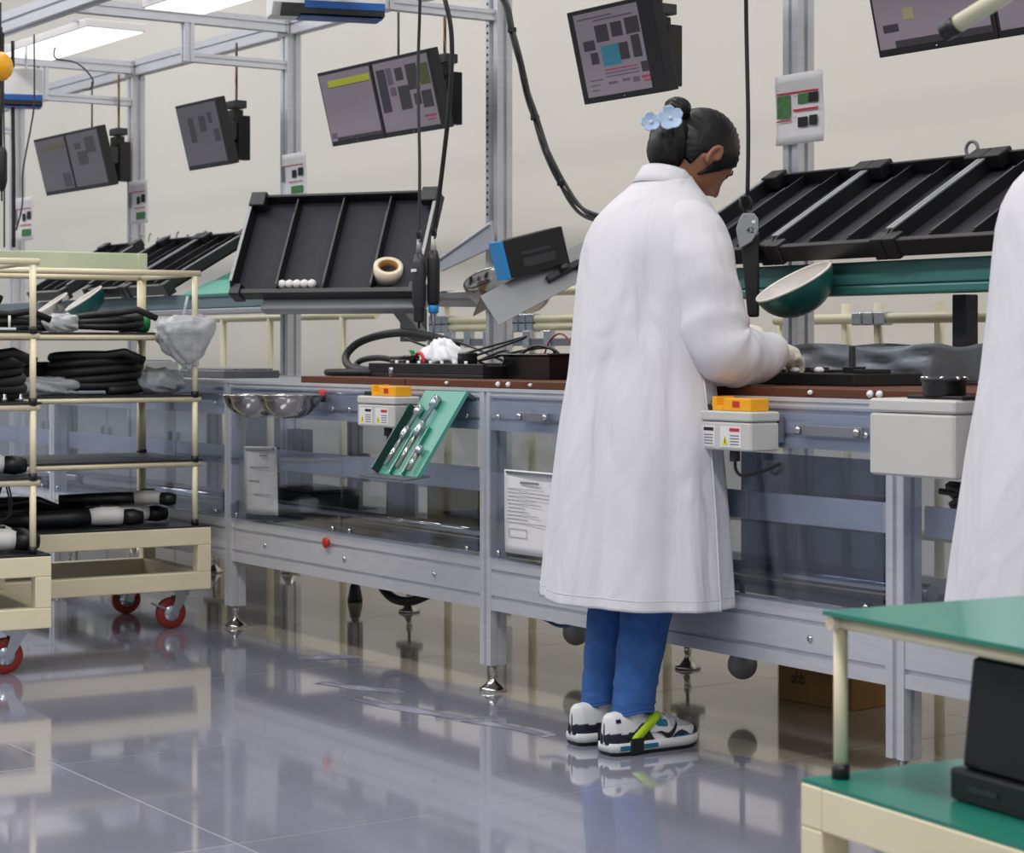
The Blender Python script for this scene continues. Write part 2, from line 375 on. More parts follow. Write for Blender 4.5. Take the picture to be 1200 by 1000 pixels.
# ------------------------------------------------------------------ overhead frame of posts and beams
POSTX = [-9.69, -8.04, -6.39, -4.74, -3.09, -1.44, 0.21, 1.86, 3.51]
PW = 0.068; ZT = 2.42
fr = thing('overhead_frame', 'aluminium profile gantry of tall posts and beams over the bench line', 'frame', (-1.44, 1.0, 0))
FO = Vector((1.44, -1.0, 0))
def F(m, name, mt, bevel=0): return m.build(name, mt, fr, bevel, loc=FO)
for x in POSTX:
    F(MB().profile((x, 1.0, 0.05), (x, 1.0, ZT+0.03), PW, PW), 'post', ALU)
    F(MB().lathe([(0.012, 0.06), (0.02, 0.05), (0.045, 0.012), (0.045, 0.0)], 16, True, True, (x, 1.0, 0)), 'post_foot', STEEL)
    F(MB().profile((x, -0.03, ZT), (x, 0.965, ZT), 0.05, 0.06), 'cross_beam', ALU)
    F(MB().profile((x, 0.5, 2.225), (x, 0.5, ZT-0.03), 0.045, 0.045), 'hanger', ALU)
    F(MB().profile((x, 0.52, 2.245), (x, 0.965, 2.245), 0.04, 0.04), 'hanger_bar', ALU)
    F(MB().box((x-0.05, 0.96, ZT-0.05), (x+0.05, 0.965, ZT+0.03)), 'joint_plate', STEEL)
F(MB().profile((-9.8, -0.065, ZT), (3.6, -0.065, ZT), 0.06, 0.085), 'long_beam', ALU)
for i in range(len(POSTX)-1):
    F(MB().profile((POSTX[i]+PW/2, 1.0, ZT), (POSTX[i+1]-PW/2, 1.0, ZT), 0.06, 0.08), 'long_beam', ALU)
# perforated strip on the front edge of one post
m = MB()
xp = -1.44-PW/2+0.008
F(MB().box((xp-0.012, 0.962, 1.0), (xp+0.012, 0.965, 2.38)), 'perforated_strip', ALU)
for k in range(46):
    m.cyl((xp, 0.9622, 1.5+k*0.0273), (xp, 0.961, 1.5+k*0.0273), 0.0055, 8)
o = F(m, 'strip_holes', INK); o['kind'] = 'stuff'
# LED panels, one per bay
leds = []
for i in range(1, len(POSTX)-1):
    x0 = POSTX[i]+0.32; x1 = x0+1.07
    lab = {3: 'long white LED panel lamp over the far monitor pair', 4: 'long white LED panel lamp over the upright tray bay'}.get(i, 'long white LED panel lamp hung under the gantry')
    t = thing('panel_lamp', lab, 'lamp', ((x0+x1)/2, 0.285, 2.38), group='LED panel lamps under the gantry')
    MB().box((-0.535, -0.14, 0.0), (0.535, 0.14, 0.035)).build('lamp_housing', WHITEP, t, 0.003)
    MB().box((-0.525, -0.13, -0.004), (0.525, 0.13, 0.0)).build('diffuser', LED, t)
    for s in (-1, 1): MB().box((s*0.45-0.01, -0.17, 0.03), (s*0.45+0.01, 0.17, 0.045)).build('lamp_bracket', ALU, t)
# ------------------------------------------------------------------ hanging monitors
SCRN = {}
def screen_mat(n, c, e):
    return mat('screen_'+n, srgb(*c), 0.25, 0, 0.02, emit=srgb(*c), estr=e)
S_LILAC = screen_mat('lilac', (124, 114, 124), 0.5); S_DIM = screen_mat('dim_grey', (84, 80, 88), 0.45)
S_YEL = screen_mat('yellow', (170, 172, 40), 0.35); S_DK = screen_mat('dark_photo', (58, 54, 60), 0.2)
S_TEAL = screen_mat('teal_photo', (50, 118, 140), 0.35); S_RED = screen_mat('red_text', (150, 60, 80), 0.3)
S_TXT = screen_mat('grey_text', (92, 84, 100), 0.3); S_OLIVE = screen_mat('olive', (86, 84, 50), 0.25); S_SAND = screen_mat('sand', (150, 140, 110), 0.3)
SM = [S_LILAC, S_DIM, S_YEL, S_DK, S_TEAL, S_RED, S_TXT, S_OLIVE, S_SAND]
def monitor(cx, cz, cy, layouts, label, tilt=14, mw=0.42, mh=0.30, bez=(0.012, 0.018, 0.014, 0.02), pole=True):
    n = len(layouts); tot = mw*n
    t = thing('hanging_monitor', label, 'monitor', (cx, cy, cz), (R(tilt), 0, 0), 'monitors hung over the bench')
    for i, (bg, rects) in enumerate(layouts):
        x0 = -tot/2+i*mw
        h = MB().box((x0+0.001, 0, -mh/2), (x0+mw-0.001, 0.045, mh/2)).build('monitor_housing', BLACKP, t, 0.003)
        MB().box((x0+0.06, 0.045, -mh/2+0.05), (x0+mw-0.06, 0.065, mh/2-0.05)).build('rear_cover', BLACKP, h, 0.006)
        a0, a1 = x0+bez[0], x0+mw-bez[1]; b0, b1 = -mh/2+bez[3], mh/2-bez[2]
        m = MB(); m.m = bg; m.box((a0, -0.0012, b0), (a1, 0.0, b1))
        for (u0, v0, u1, v1, mi) in rects:      # u right, v down, 0..1 of the lit area
            m.m = mi; d = 0.0018 + 0.0003*(mi % 3)
            m.box((a0+(a1-a0)*u0, -d, b1-(b1-b0)*v1), (a0+(a1-a0)*u1, -0.0012, b1-(b1-b0)*v0))
        m.build('screen', SM, t)
        MB().lathe([(0.003, 0), (0.003, 0.001), (0, 0.001)], 8).build('power_light', CHROME, h).matrix_local = Matrix.Translation((x0+mw*0.5, -0.0005, -mh/2+0.009)) @ Matrix.Rotation(R(90), 4, 'X')
    # arm, mini computer and pole stand upright, so undo the tilt
    U = Matrix.Rotation(R(-tilt), 4, 'X')
    def up(m, name, mt, bev=0):
        o = m.build(name, mt, t, bev); o.matrix_local = U; return o
    ex = tot/2-0.19
    up(MB().box((ex-0.05, 0.055, -0.02), (ex+0.05, 0.14, 0.06)), 'mount_arm', CHAR, 0.004)
    up(MB().box((ex-0.06, 0.14, -0.08), (ex+0.02, 0.185, 0.12)), 'mini_computer', BLACKP, 0.003)
    up(MB().box((ex+0.02, 0.14, -0.11), (ex+0.06, 0.20, 0.09)), 'power_brick', BLACKG, 0.003)
    up(MB().box((ex-0.05, 0.13, 0.125), (ex+0.045, 0.19, 0.16)), 'mount_clamp', CHAR, 0.003)
    up(MB().box((ex+0.012, 0.139, -0.03), (ex+0.02, 0.1395, 0.03)), 'device_sticker', WHITEP)
    pts = [(ex-0.05, 0.13, 0.05), (ex-0.08, 0.11, 0.0), (ex-0.06, 0.10, -0.06), (ex-0.02, 0.13, -0.02)]
    up(MB().tube(curve_pts(pts, 6), 0.004, 6), 'monitor_lead', CHAR)
    if pole:
        top = 2.375-cz
        up(MB().cyl((ex-0.01, 0.165, 0.15), (ex-0.01, 0.165, top), 0.006, 8), 'hanging_rod', BLACKP)
        up(MB().tube([(ex+0.0+0.006*math.sin(k*1.3), 0.158, 0.15+(top-0.15)*k/10) for k in range(11)], 0.003, 6), 'rod_lead', mat('tan_lead', srgb(150, 110, 50), 0.5))
        if n > 1:
            xl = -tot/2+0.30
            up(MB().cyl((xl, 0.165, 0.02), (xl, 0.165, top), 0.005, 8), 'hanging_rod', BLACKP)
    return t
doc = [(.05,.06,.6,.08,6),(.3,.10,.9,.12,6),(.30,.17,.50,.37,3),(.55,.17,.72,.34,3),(.77,.15,.98,.34,3),(.08,.33,.26,.45,3),(.16,.48,.28,.62,3),(.34,.42,.62,.66,4),(.62,.42,.76,.62,3),(.82,.36,.95,.62,3),
       (.34,.70,.84,.715,5),(.34,.74,.86,.755,6),(.34,.78,.86,.795,6),(.9,.68,1.0,.80,3),(.88,.84,1.0,.87,5),(.9,.89,1.0,.91,5),(.08,.80,.28,.815,6),(.08,.86,.22,.875,6),(.08,.92,.2,.935,6),(.36,.85,.5,.88,6),(.58,.84,.7,.87,6),(.74,.84,.84,.9,6)]
yel = (0, [(.16,.10,.98,.20,2),(.5,.13,.62,.16,7),(.14,.20,.98,.21,3),(.02,.88,.12,.96,6),(.12,.95,1.0,1.0,3)])
photos = (0, [(.04,.10,.20,.72,3),(.22,.10,.32,.34,6),(.38,.12,.52,.30,3),(.58,.10,.78,.46,3),(.80,.12,.98,.42,7),(.24,.38,.34,.50,6),(.38,.38,.58,.72,3),(.64,.52,.76,.68,3),(.78,.50,.96,.74,3),(.76,.84,.96,.87,5),(.8,.90,.94,.92,5)])
m2 = at_y(443, 117, 0.72); monitor(m2.x, m2.z, 0.72, [yel, photos], 'pair of tilted monitors with a yellow banner and photo grid over the tray')
m3 = at_y(722, 60, 0.72); monitor(m3.x, m3.z, 0.72, [(0, doc)], 'tilted monitor showing a document page with a teal photo', mw=0.45, mh=0.31, bez=(.034, .075, .014, .02))
m4 = at_y(1031, 66, 0.76); monitor(m4.x+0.44, m4.z+0.145, 0.72, [(0, [(.06,.76,.2,.84,3),(.26,.62,.36,.74,8),(.15,.93,1.,1.,3)]), (0, [(.06,.3,.5,.5,6),(.06,.6,.6,.64,6),(.06,.70,.4,.74,6)])], 'pair of tilted monitors with a mostly blank page above the inclined black bins', mw=0.44, mh=0.31)
m5 = at_y(237, 158, 0.72); monitor(m5.x, m5.z, 0.72, [(1, [(.22,.20,.36,.62,3),(.5,.2,.66,.46,3),(.74,.16,.84,.34,3),(.82,.45,.95,.66,3),(.3,.68,.4,.9,6)])], 'single tilted dark monitor hanging between two poster posts', mw=0.42)
m6 = at_y(83, 190, 0.72); monitor(m6.x, m6.z, 0.72, [(1, [(.2,.12,.95,.22,7),(.7,.7,.95,.96,3)]), (1, [(.2,.18,.4,.3,3),(.55,.1,.85,.4,3),(.25,.35,.55,.6,3)])], 'pair of dim tilted monitors with an olive banner beside the far lamp', mw=0.42)

# ------------------------------------------------------------------ printed sheets taped to the posts
def post_sheet(px0, py0, px1, py1, label, rects, y=0.952):
    a = at_y(px0, py0, y); b = at_y(px1, py1, y); w = b.x-a.x
    zt = a.z; zb = b.z; h = zt-zb
    t = thing('printed_sheet', label, 'poster', ((a.x+b.x)/2, y, zb), group='printed sheets on posts')
    MB().grid(6, 8, lambda u, v: ((u-0.5)*w, -0.004*math.sin(u*3.1)*0.6+0.003*math.sin(v*5), v*h)).build('paper', PAPER, t, solid=0.0006)
    m = MB(); 
    for (u0, v0, u1, v1, mi) in rects:
        m.m = mi; m.box((w*(u0-.5), -0.0064, h*(1-v1)), (w*(u1-.5), -0.0056, h*(1-v0)))
    m.build('print', [INKR, INKGR, INK, INKG], t)
    return t
G = [(.05,.26,.92,.285,0),(.06,.30,.34,.62,1),(.05,.65,.36,.67,0),(.5,.30,.70,.44,1),(.72,.30,.92,.44,2),(.40,.51,.92,.54,0),(.5,.63,.7,.77,2),(.74,.62,.9,.76,2),(.42,.32,.46,.33,3),(.42,.62,.46,.63,3)]
post_sheet(909, 90, 965, 165, 'white instruction sheet with green photos on the post behind the inclined bins', G)
G2 = [(.0,.26,.9,.28,0),(.0,.28,.12,.62,3),(.45,.38,.62,.55,2),(.7,.34,.9,.52,2),(.3,.63,.9,.65,0),(.42,.74,.9,.90,1)]
post_sheet(331, 182, 359, 230, 'white instruction sheet on the post behind the upright black tray', G2)
post_sheet(152, 213, 173, 261, 'small white instruction sheet beside the single dark monitor', G2)
post_sheet(18, 233, 39, 281, 'small white instruction sheet below the blue-edged air ioniser', G2)

# ------------------------------------------------------------------ ionisers, balancers and cords overhead
def ioniser(px, py, D, w, label):
    p = at_d(px, py, D)
    t = thing('air_ioniser', label, 'ioniser', p, (0, 0, CAMYAW+R(17)), 'air ionisers under the gantry')
    m = MB(); m.prism([(-0.07, 0.04), (-0.075, 0.17), (0.06, 0.17), (0.075, 0.0), (-0.03, 0.0)], 'x', -w/2, w/2); m.build('ioniser_body', WHITEP, t, 0.006)
    MB().prism([(-0.0715, 0.005), (-0.0715, 0.038), (-0.032, -0.002)], 'x', -w/2+0.03, w/2-0.005).build('outlet_grille', BLACKP, t)
    MB().box((-w/2+0.11, -0.074, 0.024), (w/2-0.004, -0.066, 0.05)).build('blue_band', DBLUE, t, 0.001)
    MB().box((-w/2+0.10, -0.06, -0.005), (w/2-0.01, 0.03, 0.0)).build('blue_base', DBLUE, t, 0.001)
    for k in (0.62, 0.78): MB().box((-w/2+w*k, -0.05, -0.0062), (-w/2+w*k+0.03, -0.035, -0.005)).build('warning_mark', RED, t)
    for s in (-1, 1): MB().cyl((s*w*0.3, 0.0, 0.165), (s*w*0.3, 0.0, 2.38-p.z), 0.006, 8).build('hanging_rod', ALU, t)
    return t
ioniser(382, 22, 7.2, 0.40, 'white air ioniser with blue base over the black upright tray')
ioniser(2, 125, 9.3, 0.36, 'white air ioniser with blue edge beside the far cords')
# yellow tool balancer
p = at_d(0, 78, 8.2)
t = thing('tool_balancer', 'yellow spring tool balancer hanging from the front beam', 'balancer', p, (0, 0, CAMYAW+R(70)))
MB().lathe([(0.0, -0.035), (0.045, -0.032), (0.058, -0.012), (0.058, 0.012), (0.045, 0.032), (0, 0.035)], 22).build('balancer_drum', ORANGE, t).rotation_euler = (R(90), 0, 0)
MB().cyl((0, 0, 0.05), (0, 0, 2.38-p.z), 0.006, 8).build('balancer_hook', BLACKP, t)
MB().cyl((0, 0, -0.05), (0, 0, -0.32), 0.004, 8).build('balancer_cord', BLACKP, t)
def cord(name, label, pix, y=None, D=None, r=0.004, m=BLACKP, n=8, group=None):
    pts = [(at_y(a, b, y) if D is None else at_d(a, b, D)) for a, b in pix]
    o = MB().tube(curve_pts(pts, n), r, 8).build(name, m)
    return tag(o, label, 'cable', group)
def hung_cord(label, pix, D, r=0.004, m=BLACKP, top=2.39):
    pts = [at_d(a, b, D) for a, b in pix]; pts = [Vector((pts[0].x, pts[0].y, top))] + pts
    return tag(MB().tube(curve_pts(pts, 8), r, 8).build('power_cable', m), label, 'cable', 'cords hanging over the bench')
hung_cord('thin black cord hanging past the tall far post', [(4, 110), (5, 180), (5, 240), (5, 290)], 9.0)
hung_cord('thin grey cord swinging beside the far printed sheet', [(40, 118), (36, 150), (27, 200), (26, 240), (19, 270)], 9.1, 0.004, CHAR)
hung_cord('thick black cord in front of the far tall post', [(15, 125), (16, 200), (16, 290)], 9.3, 0.009)
hung_cord('looped grey cord drooping beneath the LED panel lamp', [(65, 68), (90, 74), (108, 92), (106, 104), (97, 105)], 9.4, 0.004, CHAR)
p = at_d(2, 225, 8.9)
t = thing('hanging_screwdriver', 'black electric screwdriver hanging by the far post', 'screwdriver', p)
MB().lathe([(0.004, -0.04), (0.004, 0), (0.018, 0.02), (0.024, 0.05), (0.024, 0.17), (0.014, 0.2), (0, 0.2)], 14, True).build('screwdriver_body', BLACKP, t)
MB().cyl((0, 0, 0.19), (0, 0, 2.39-p.z), 0.004, 8).build('screwdriver_cord', BLACKP, t)
# bundled cable swag beside the middle post
pix = [(590, 0), (600, 35), (608, 68), (618, 108), (627, 138), (640, 175), (658, 215), (678, 243), (700, 256), (735, 262)]
pts = [at_y(a, b, 0.88) for a, b in pix]; pts = [Vector((-1.44, 0.9, 2.42))] + pts + [at_y(760, 300, 1.0), at_y(766, 372, 1.2)]
t = thing('cable_bundle', 'black cable bundle swagging from the middle post down to the pipe rack', 'cable', pts[5])
for k in range(3):
    q = [Vector(v)-pts[5] + Vector((0.010*math.sin(i*1.1+k*2.1), 0.0, 0.010*math.cos(i*0.9+k*2.1))) for i, v in enumerate(pts)]
    MB().tube(curve_pts(q, 8), 0.0065, 8).build('cable_strand', BLACKP, t)
for i in (2, 5, 7, 9): 
    MB().lathe([(0.017, -0.008), (0.017, 0.008)], 10).build('cable_tie', BLACKM, t, loc=tuple(pts[i]-pts[5]))
# ------------------------------------------------------------------ tray shelves and inclined black bins
SHY = 0.60
def shelf(x0, x1, m1, m2, label):
    t = thing('tray_shelf', label, 'shelf', ((x0+x1)/2, SHY, 1.14), group='tray shelves over the bench')
    h = (x1-x0)/2
    MB().box((-h, -0.03, 0.028), (h, 0.03, 0.09)).build('shelf_beam', m1, t, 0.004)
    MB().box((-h, -0.036, 0.0), (h, 0.03, 0.026)).build('shelf_lip', m2, t, 0.006)
    for x in POSTX:
        if x0-0.05 <= x <= x1+0.05:
            MB().profile((x-(x0+x1)/2, 0.03, 0.035), (x-(x0+x1)/2, 0.364, 0.035), 0.045, 0.05).build('shelf_arm', ALUD, t)
    MB().box((-h, 0.33, 0.02), (h, 0.362, 0.07)).build('back_rail', ALUD, t)
    return t
GTEAL = mat('grey_teal_steel', srgb(104, 124, 130), 0.4, 0.2, 0.05, 5)
shelf(-6.9, -1.36, GTEAL, GREYM, 'long grey steel shelf carrying black trays behind the carts')
shelf(0.12, 3.4, TEAL, TEAL, 'teal steel shelf carrying inclined black bins past the standing worker')
def black_bin(origin, xdir, up_angle, w, L, d, ndiv, label, yaw=0.0, group='inclined black bins', heights=None, felt=BINF):
    t = thing('black_bin', label, 'bin', origin, (R(up_angle), 0, yaw), group)
    th = 0.008
    MB().box((-w/2, 0, 0), (w/2, L, th)).build('bin_floor', felt, t)
    MB().box((-w/2, -0.01, -0.012), (w/2, 0.012, 0.036)).build('front_lip', BLACKP, t, 0.003)
    MB().box((-w/2, L-0.012, 0), (w/2, L, d)).build('back_wall', BLACKP, t, 0.003)
    for s in (-1, 1):
        MB().prism([(0, 0), (L, 0), (L, d), (0.03, d), (0, 0.036)], 'x', s*(w/2-0.005)-0.005, s*(w/2-0.005)+0.005).build('side_wall', BLACKP, t, 0.002)
        MB().box((s*(w/2-0.03)-0.032, L-0.05, d-0.03), (s*(w/2-0.03)+0.032, L+0.008, d+0.010)).build('corner_cap', BLACKP, t, 0.004)
        MB().box((s*(w/2-0.02)-0.022, -0.016, -0.018), (s*(w/2-0.02)+0.022, 0.03, 0.044)).build('corner_cap', BLACKP, t, 0.004)
        MB().box((s*(w/2-0.005)-0.006, 0.03, d), (s*(w/2-0.005)+0.006, L-0.05, d+0.004)).build('rim_strip', GREYM, t)
    for k in range(ndiv):
        x = -w/2 + w*(k+1)/(ndiv+1)
        dv = MB().box((x-0.003, 0.012, th), (x+0.003, L-0.012, d*0.8)).build('divider', BLACKP, t)
        MB().box((x-0.004, 0.02, d*0.8), (x+0.004, L*0.8, d*0.8+0.003)).build('divider_edge', CHAR, dv)
    return t
A30 = 30
for i, (c, lab) in enumerate([(0.395, 'inclined black divided bin behind the standing worker'), (0.845, 'inclined black divided bin with blue wires above the green scoop'), (1.295, 'inclined black divided bin with a curled blue lead'), (1.745, 'inclined black divided bin behind the second white coat')]):
    black_bin((c, 0.535, 1.252), 1, A30, 0.445, 0.48, 0.05, 2, lab)
# grey plate and steel ring on top of the right bins
a = at_y(1122, 190, 1.0)
t = thing('ring_hook_plate', 'steel ring standing on a grey plate behind the right bins', 'hook', (a.x, 1.0, 1.48))
MB().box((0.0, -0.006, 0), (0.42, 0.006, a.z-1.48+0.01)).build('grey_plate', GREYM, t, 0.002)
MB().tube([(0.055+0.022*math.cos(k*math.pi/10), 0.0, a.z-1.48+0.032+0.022*math.sin(k*math.pi/10)) for k in range(20)], 0.005, 8, closed=True).build('ring', ALUD, t)
# bits lying in the right bins
def wire(name, label, pix, y0, sl, m, r=0.0028, group=None):
    pts = []
    for a, b, dy in pix:
        pts.append(at_y(a, b, y0+dy))
    return tag(MB().tube(curve_pts(pts, 8), r, 6).build(name, m), label, 'wire', group)
WBLUE = mat('pale_blue_wire', srgb(110, 130, 190), 0.4); WWHITE = mat('white_wire', srgb(220, 220, 226), 0.4)
wire('loose_wire', 'short white wire with plug lying across an inclined bin', [(998, 293, .03), (1012, 276, .08), (1022, 267, .12), (1034, 264, .14), (1044, 264, .14)], 0.57, 0, WWHITE)
wire('loose_wire', 'pale blue wire loop at the lip of an inclined bin', [(985, 299, .02), (998, 300, .02), (1000, 290, .05), (1015, 287, .06), (1032, 292, .04), (1028, 298, .02), (1000, 298, .02)], 0.57, 0, WBLUE)
wire('loose_wire', 'curled blue lead in the bin beside the second worker', [(1126, 292, .05), (1130, 274, .1), (1140, 265, .13), (1152, 264, .14)], 0.57, 0, WBLUE)
for px, py, dy, lab in ((1044, 264, .15, 'white wire plug on the divider of an inclined bin'), (963, 293, .05, 'white connector standing at the lip of the bin'), (1031, 295, .045, 'white connector beside the blue wire loop'), (908, 300, .03, 'white connector near the tool holster')):
    p = at_y(px, py, 0.57+dy); o = MB().lathe([(0, -0.010), (0.007, -0.009), (0.0085, 0.0), (0.006, 0.009), (0, 0.010)], 12).build('wire_connector', WHITEP, loc=p); tag(o, lab, 'connector', 'white connectors in the bins')

# trays on the left shelf
rx = at_y(203, 342, 0.55).x
for i, lab in enumerate(['inclined black tray holding small steel clips beside the green board', 'inclined black tray behind the pale tube of the far cart', 'inclined black tray reaching past the near cart post']):
    black_bin((rx-0.225-0.46*i - (0.25 if i == 2 else 0), 0.535, 1.245), 1, A30, 0.445, 0.48, 0.05, 2, lab, group='black trays on the grey shelf')
random.seed(9)
for k in range(9):
    px = 152+k*11; py = 282-k*0.7+random.uniform(-2, 4)
    p = at_y(px+random.uniform(-2, 2), py, 0.93)
    t = MB().tube(curve_pts([(0, 0, -0.02), (0.005, 0, 0.0), (0.018, 0, 0.02), (0.03, 0, 0.016)], 5), 0.004, 6).build('steel_clip', GREYP, loc=p)
    tag(t, 'bent steel clip along the top of the far inclined tray', 'clip', 'steel clips on the far tray')
# sloped green board next to them
a = at_y(228, 343, 0.57); b = at_y(290, 343, 0.57)
t = thing('sloped_green_board', 'sloping green board between the far trays and the upright tray', 'board', ((a.x+b.x)/2+0.03, 0.56, 1.215), (R(25), 0, 0))
w = b.x-a.x+0.25
MB().box((-w/2, 0, 0), (w/2, 0.44, 0.01)).build('board_sheet', GREENM, t, 0.002)
MB().box((-w/2, 0, 0.01), (w/2, 0.16, 0.014)).build('front_strip', GREENL, t, 0.001)
# the upright tray facing the aisle
yaw = math.atan2(-0.552, -0.834)
yaw = math.atan2(0.552, 0.834)
c = at_d(383, 346, 7.3)
t = black_bin(c, 1, 62, 0.752, 0.396, 0.057, 3, 'large black four-compartment tray propped upright on the grey shelf', yaw=yaw, group=None)
MB().box((-0.27, -0.045, -0.065), (0.36, 0.02, -0.018)).build('tray_rest', GREYM, t, 0.008)
MB().box((0.22, -0.02, -0.30), (0.27, 0.015, -0.06)).build('tray_arm', GREYM, t, 0.004)
tr = t.matrix_basis
# things standing in the upright tray
MW = Matrix.Translation(c) @ Euler((R(62), 0, yaw)).to_matrix().to_4x4()
def in_tray(x, y, z): return MW @ Vector((x, y, z))
for k in range(5):
    o = MB().lathe([(0.0, -0.017), (0.012, -0.012), (0.017, 0.0), (0.012, 0.012), (0.0, 0.017)], 14).build('white_ball', WHITEP, loc=in_tray(-0.175+k*0.030, 0.032, 0.027))
    tag(o, 'small white plastic ball in a row on the tray lip', 'ball', 'white balls in the upright tray')
tp = thing('tape_roll', 'roll of cream masking tape resting in the upright tray', 'tape roll', in_tray(0.225, 0.072, 0.002), (R(38), R(14), yaw+R(12)))
MB().lathe([(0.036, 0.0), (0.052, 0.0), (0.052, 0.048), (0.036, 0.048), (0.036, 0.0)], 28).build('tape_winding', TAPE, tp)
MB().lathe([(0.036, 0.0005), (0.033, 0.0005), (0.033, 0.0475), (0.036, 0.0475)], 28).build('cardboard_core', TAPEC, tp)
# shelf end block under the tray
a = at_y(463, 352, 0.60)
b_ = thing('shelf_end_block', 'dark grey bracket block at the end of the grey shelf', 'bracket', (-1.40, 0.60, 1.02))
MB().box((-0.05, -0.035, 0), (0.03, 0.035, 0.12)).build('block_body', DGREYM, b_, 0.004)
MB().lathe([(0.014, 0), (0.014, 0.006), (0, 0.006)], 12).build('block_bolt', BLACKP, b_).matrix_local = Matrix.Translation((0.0, -0.035, 0.04)) @ Matrix.Rotation(R(90), 4, 'X')

# ------------------------------------------------------------------ scoops
def scoop(p, r, depth, rot, m_out, m_in, label, sx=1.0):
    t = thing('scoop_bin', label, 'scoop', p, rot, 'hanging scoop bins')
    prof = [(r*math.sin(a), depth*(1-math.cos(a))-depth) for a in [i*math.pi/2/12 for i in range(13)]]
    o = MB().lathe(prof, 28).build('scoop_shell', m_out, t); o.scale = (sx, 1, 1)
    i_ = MB().lathe([(x*0.97, z*0.95) for x, z in prof], 28).build('scoop_lining', m_in, t); i_.scale = (sx, 1, 1)
    rm = MB().tube([(r*0.985*math.cos(k*math.pi/16), r*0.985*math.sin(k*math.pi/16), 0) for k in range(32)], 0.004, 6, closed=True).build('scoop_rim', m_in, t); rm.scale = (sx, 1, 1)
    return t
# orientation helper: local z (opening) given in camera terms: right, up, towards viewer
def face(right, up, toward, spin=0.0):
    z = Vector((UX*right + UY*toward, UY*right - UX*toward, up)).normalized()
    x = Vector((UX, UY, 0)); x = (x - z*x.dot(z)).normalized(); y = z.cross(x)
    M = Matrix((x, y, z)).transposed(); return (M @ Matrix.Rotation(spin, 3, 'Z')).to_euler()
WIN = mat('white_scoop_lining', srgb(224, 218, 214), 0.35, 0.1, 0.08, 14)
DTEAL = mat('dark_teal_scoop', srgb(20, 84, 80), 0.3, 0.1, 0.08, 5)
scoop(at_y(930, 330, 0.44), 0.112, 0.095, face(-0.46, 0.85, 0.14), DTEAL, WIN, 'teal scoop bin with white lining hanging under the inclined bins')
scoop(at_d(588, 330, 7.2), 0.135, 0.085, face(-0.12, 0.9, -0.35), STEEL, STEEL, 'large steel scoop bin on the cream pipe rack')
scoop(at_d(618, 345, 7.4), 0.09, 0.06, face(-0.2, 0.8, -0.5), STEEL, STEEL, 'small steel scoop bin tucked behind the large scoop')
scoop(at_y(98, 350, 0.42), 0.10, 0.085, face(-0.52, 0.80, 0.22), DTEAL, WIN, 'teal scoop bin with white lining seen above the far cart')
scoop(at_y(60, 356, 0.42), 0.09, 0.07, face(-0.52, 0.80, 0.22), STEEL, WIN, 'steel scoop bin beside the near cart post')

# ------------------------------------------------------------------ cream pipe rack behind the bench
rk = thing('pipe_rack', 'cream coated pipe rack with metal joints standing behind the bench', 'rack', (0, 1.3, 0))
RY = 1.3
def RK(m, name, mt, bev=0): return m.build(name, mt, rk, bev, loc=(0, -RY, 0))
vx = []
for px in (262, 317, 402, 525, 624, 782, 917, 992, 1030, 1101):
    x = at_y(px, 400, RY).x; vx.append(x)
    zt = 1.22 if px in (525,) else 1.14
    RK(MB().cyl((x, RY, 0.0), (x, RY, zt), 0.0165, 12), 'rack_pipe', PALECREAM)
RK(MB().cyl((vx[0]-0.3, RY, 1.14), (vx[2]+0.3, RY, 1.14), 0.0155, 12), 'rack_pipe', PALECREAM)
for z in (1.215, 1.11, 1.08):
    RK(MB().cyl((vx[3]-0.02, RY-0.03, z), (vx[5]+0.4, RY-0.03, z), 0.0165, 12), 'rack_pipe', PALECREAM)
RK(MB().cyl((vx[6], RY-0.03, 1.09), (vx[9]+0.4, RY-0.03, 1.09), 0.0165, 12), 'rack_pipe', PALECREAM)
RK(MB().cyl((vx[0]-0.3, RY, 0.42), (vx[9]+0.4, RY, 0.42), 0.0165, 12), 'rack_pipe', PALECREAM)
for i in (3, 4, 5, 8):
    for z in ((1.215, 1.11, 1.08) if i < 6 else (1.09,)):
        for dx in (-0.05, 0.05, 0.0):
            RK(MB().box((vx[i]+dx-0.022, RY-0.052, z-0.021), (vx[i]+dx+0.022, RY-0.008, z+0.021)), 'pipe_joint', CHROME, 0.004)
# roller track with clips under the rack's lower pipe
RK(MB().box((vx[3]-0.05, RY-0.07, 1.005), (vx[5]+0.2, RY-0.055, 1.035)), 'roller_track', ALUD, 0.002)
for k in range(6):
    x = vx[3]+0.12+k*0.14
    RK(MB().box((x-0.022, RY-0.078, 0.998), (x+0.022, RY-0.052, 1.064)), 'track_clip', CHROME, 0.002)
# angled brace plate on the middle post
t = thing('brace_plate', 'grey blue angled brace plate bolted to the middle post', 'bracket', at_y(545, 292, 0.93))
a, b, c_, d = [at_y(x, y, 0.93)-t.location for x, y in ((520, 318), (512, 306), (578, 259), (580, 290))]
t2 = MB(); t2.loft([[(p.x, -0.012, p.z) for p in (a, b, c_, d)], [(p.x, 0.0, p.z) for p in (a, b, c_, d)]], True, True, True, False); t2.build('brace_sheet', mat('blue_grey_steel', srgb(176, 180, 192), 0.4, 0.3), t, 0.002)
MB().cyl((b.x, -0.014, b.z-0.01), (c_.x, -0.014, c_.z-0.01), 0.006, 8).build('brace_rib', ALU, t)
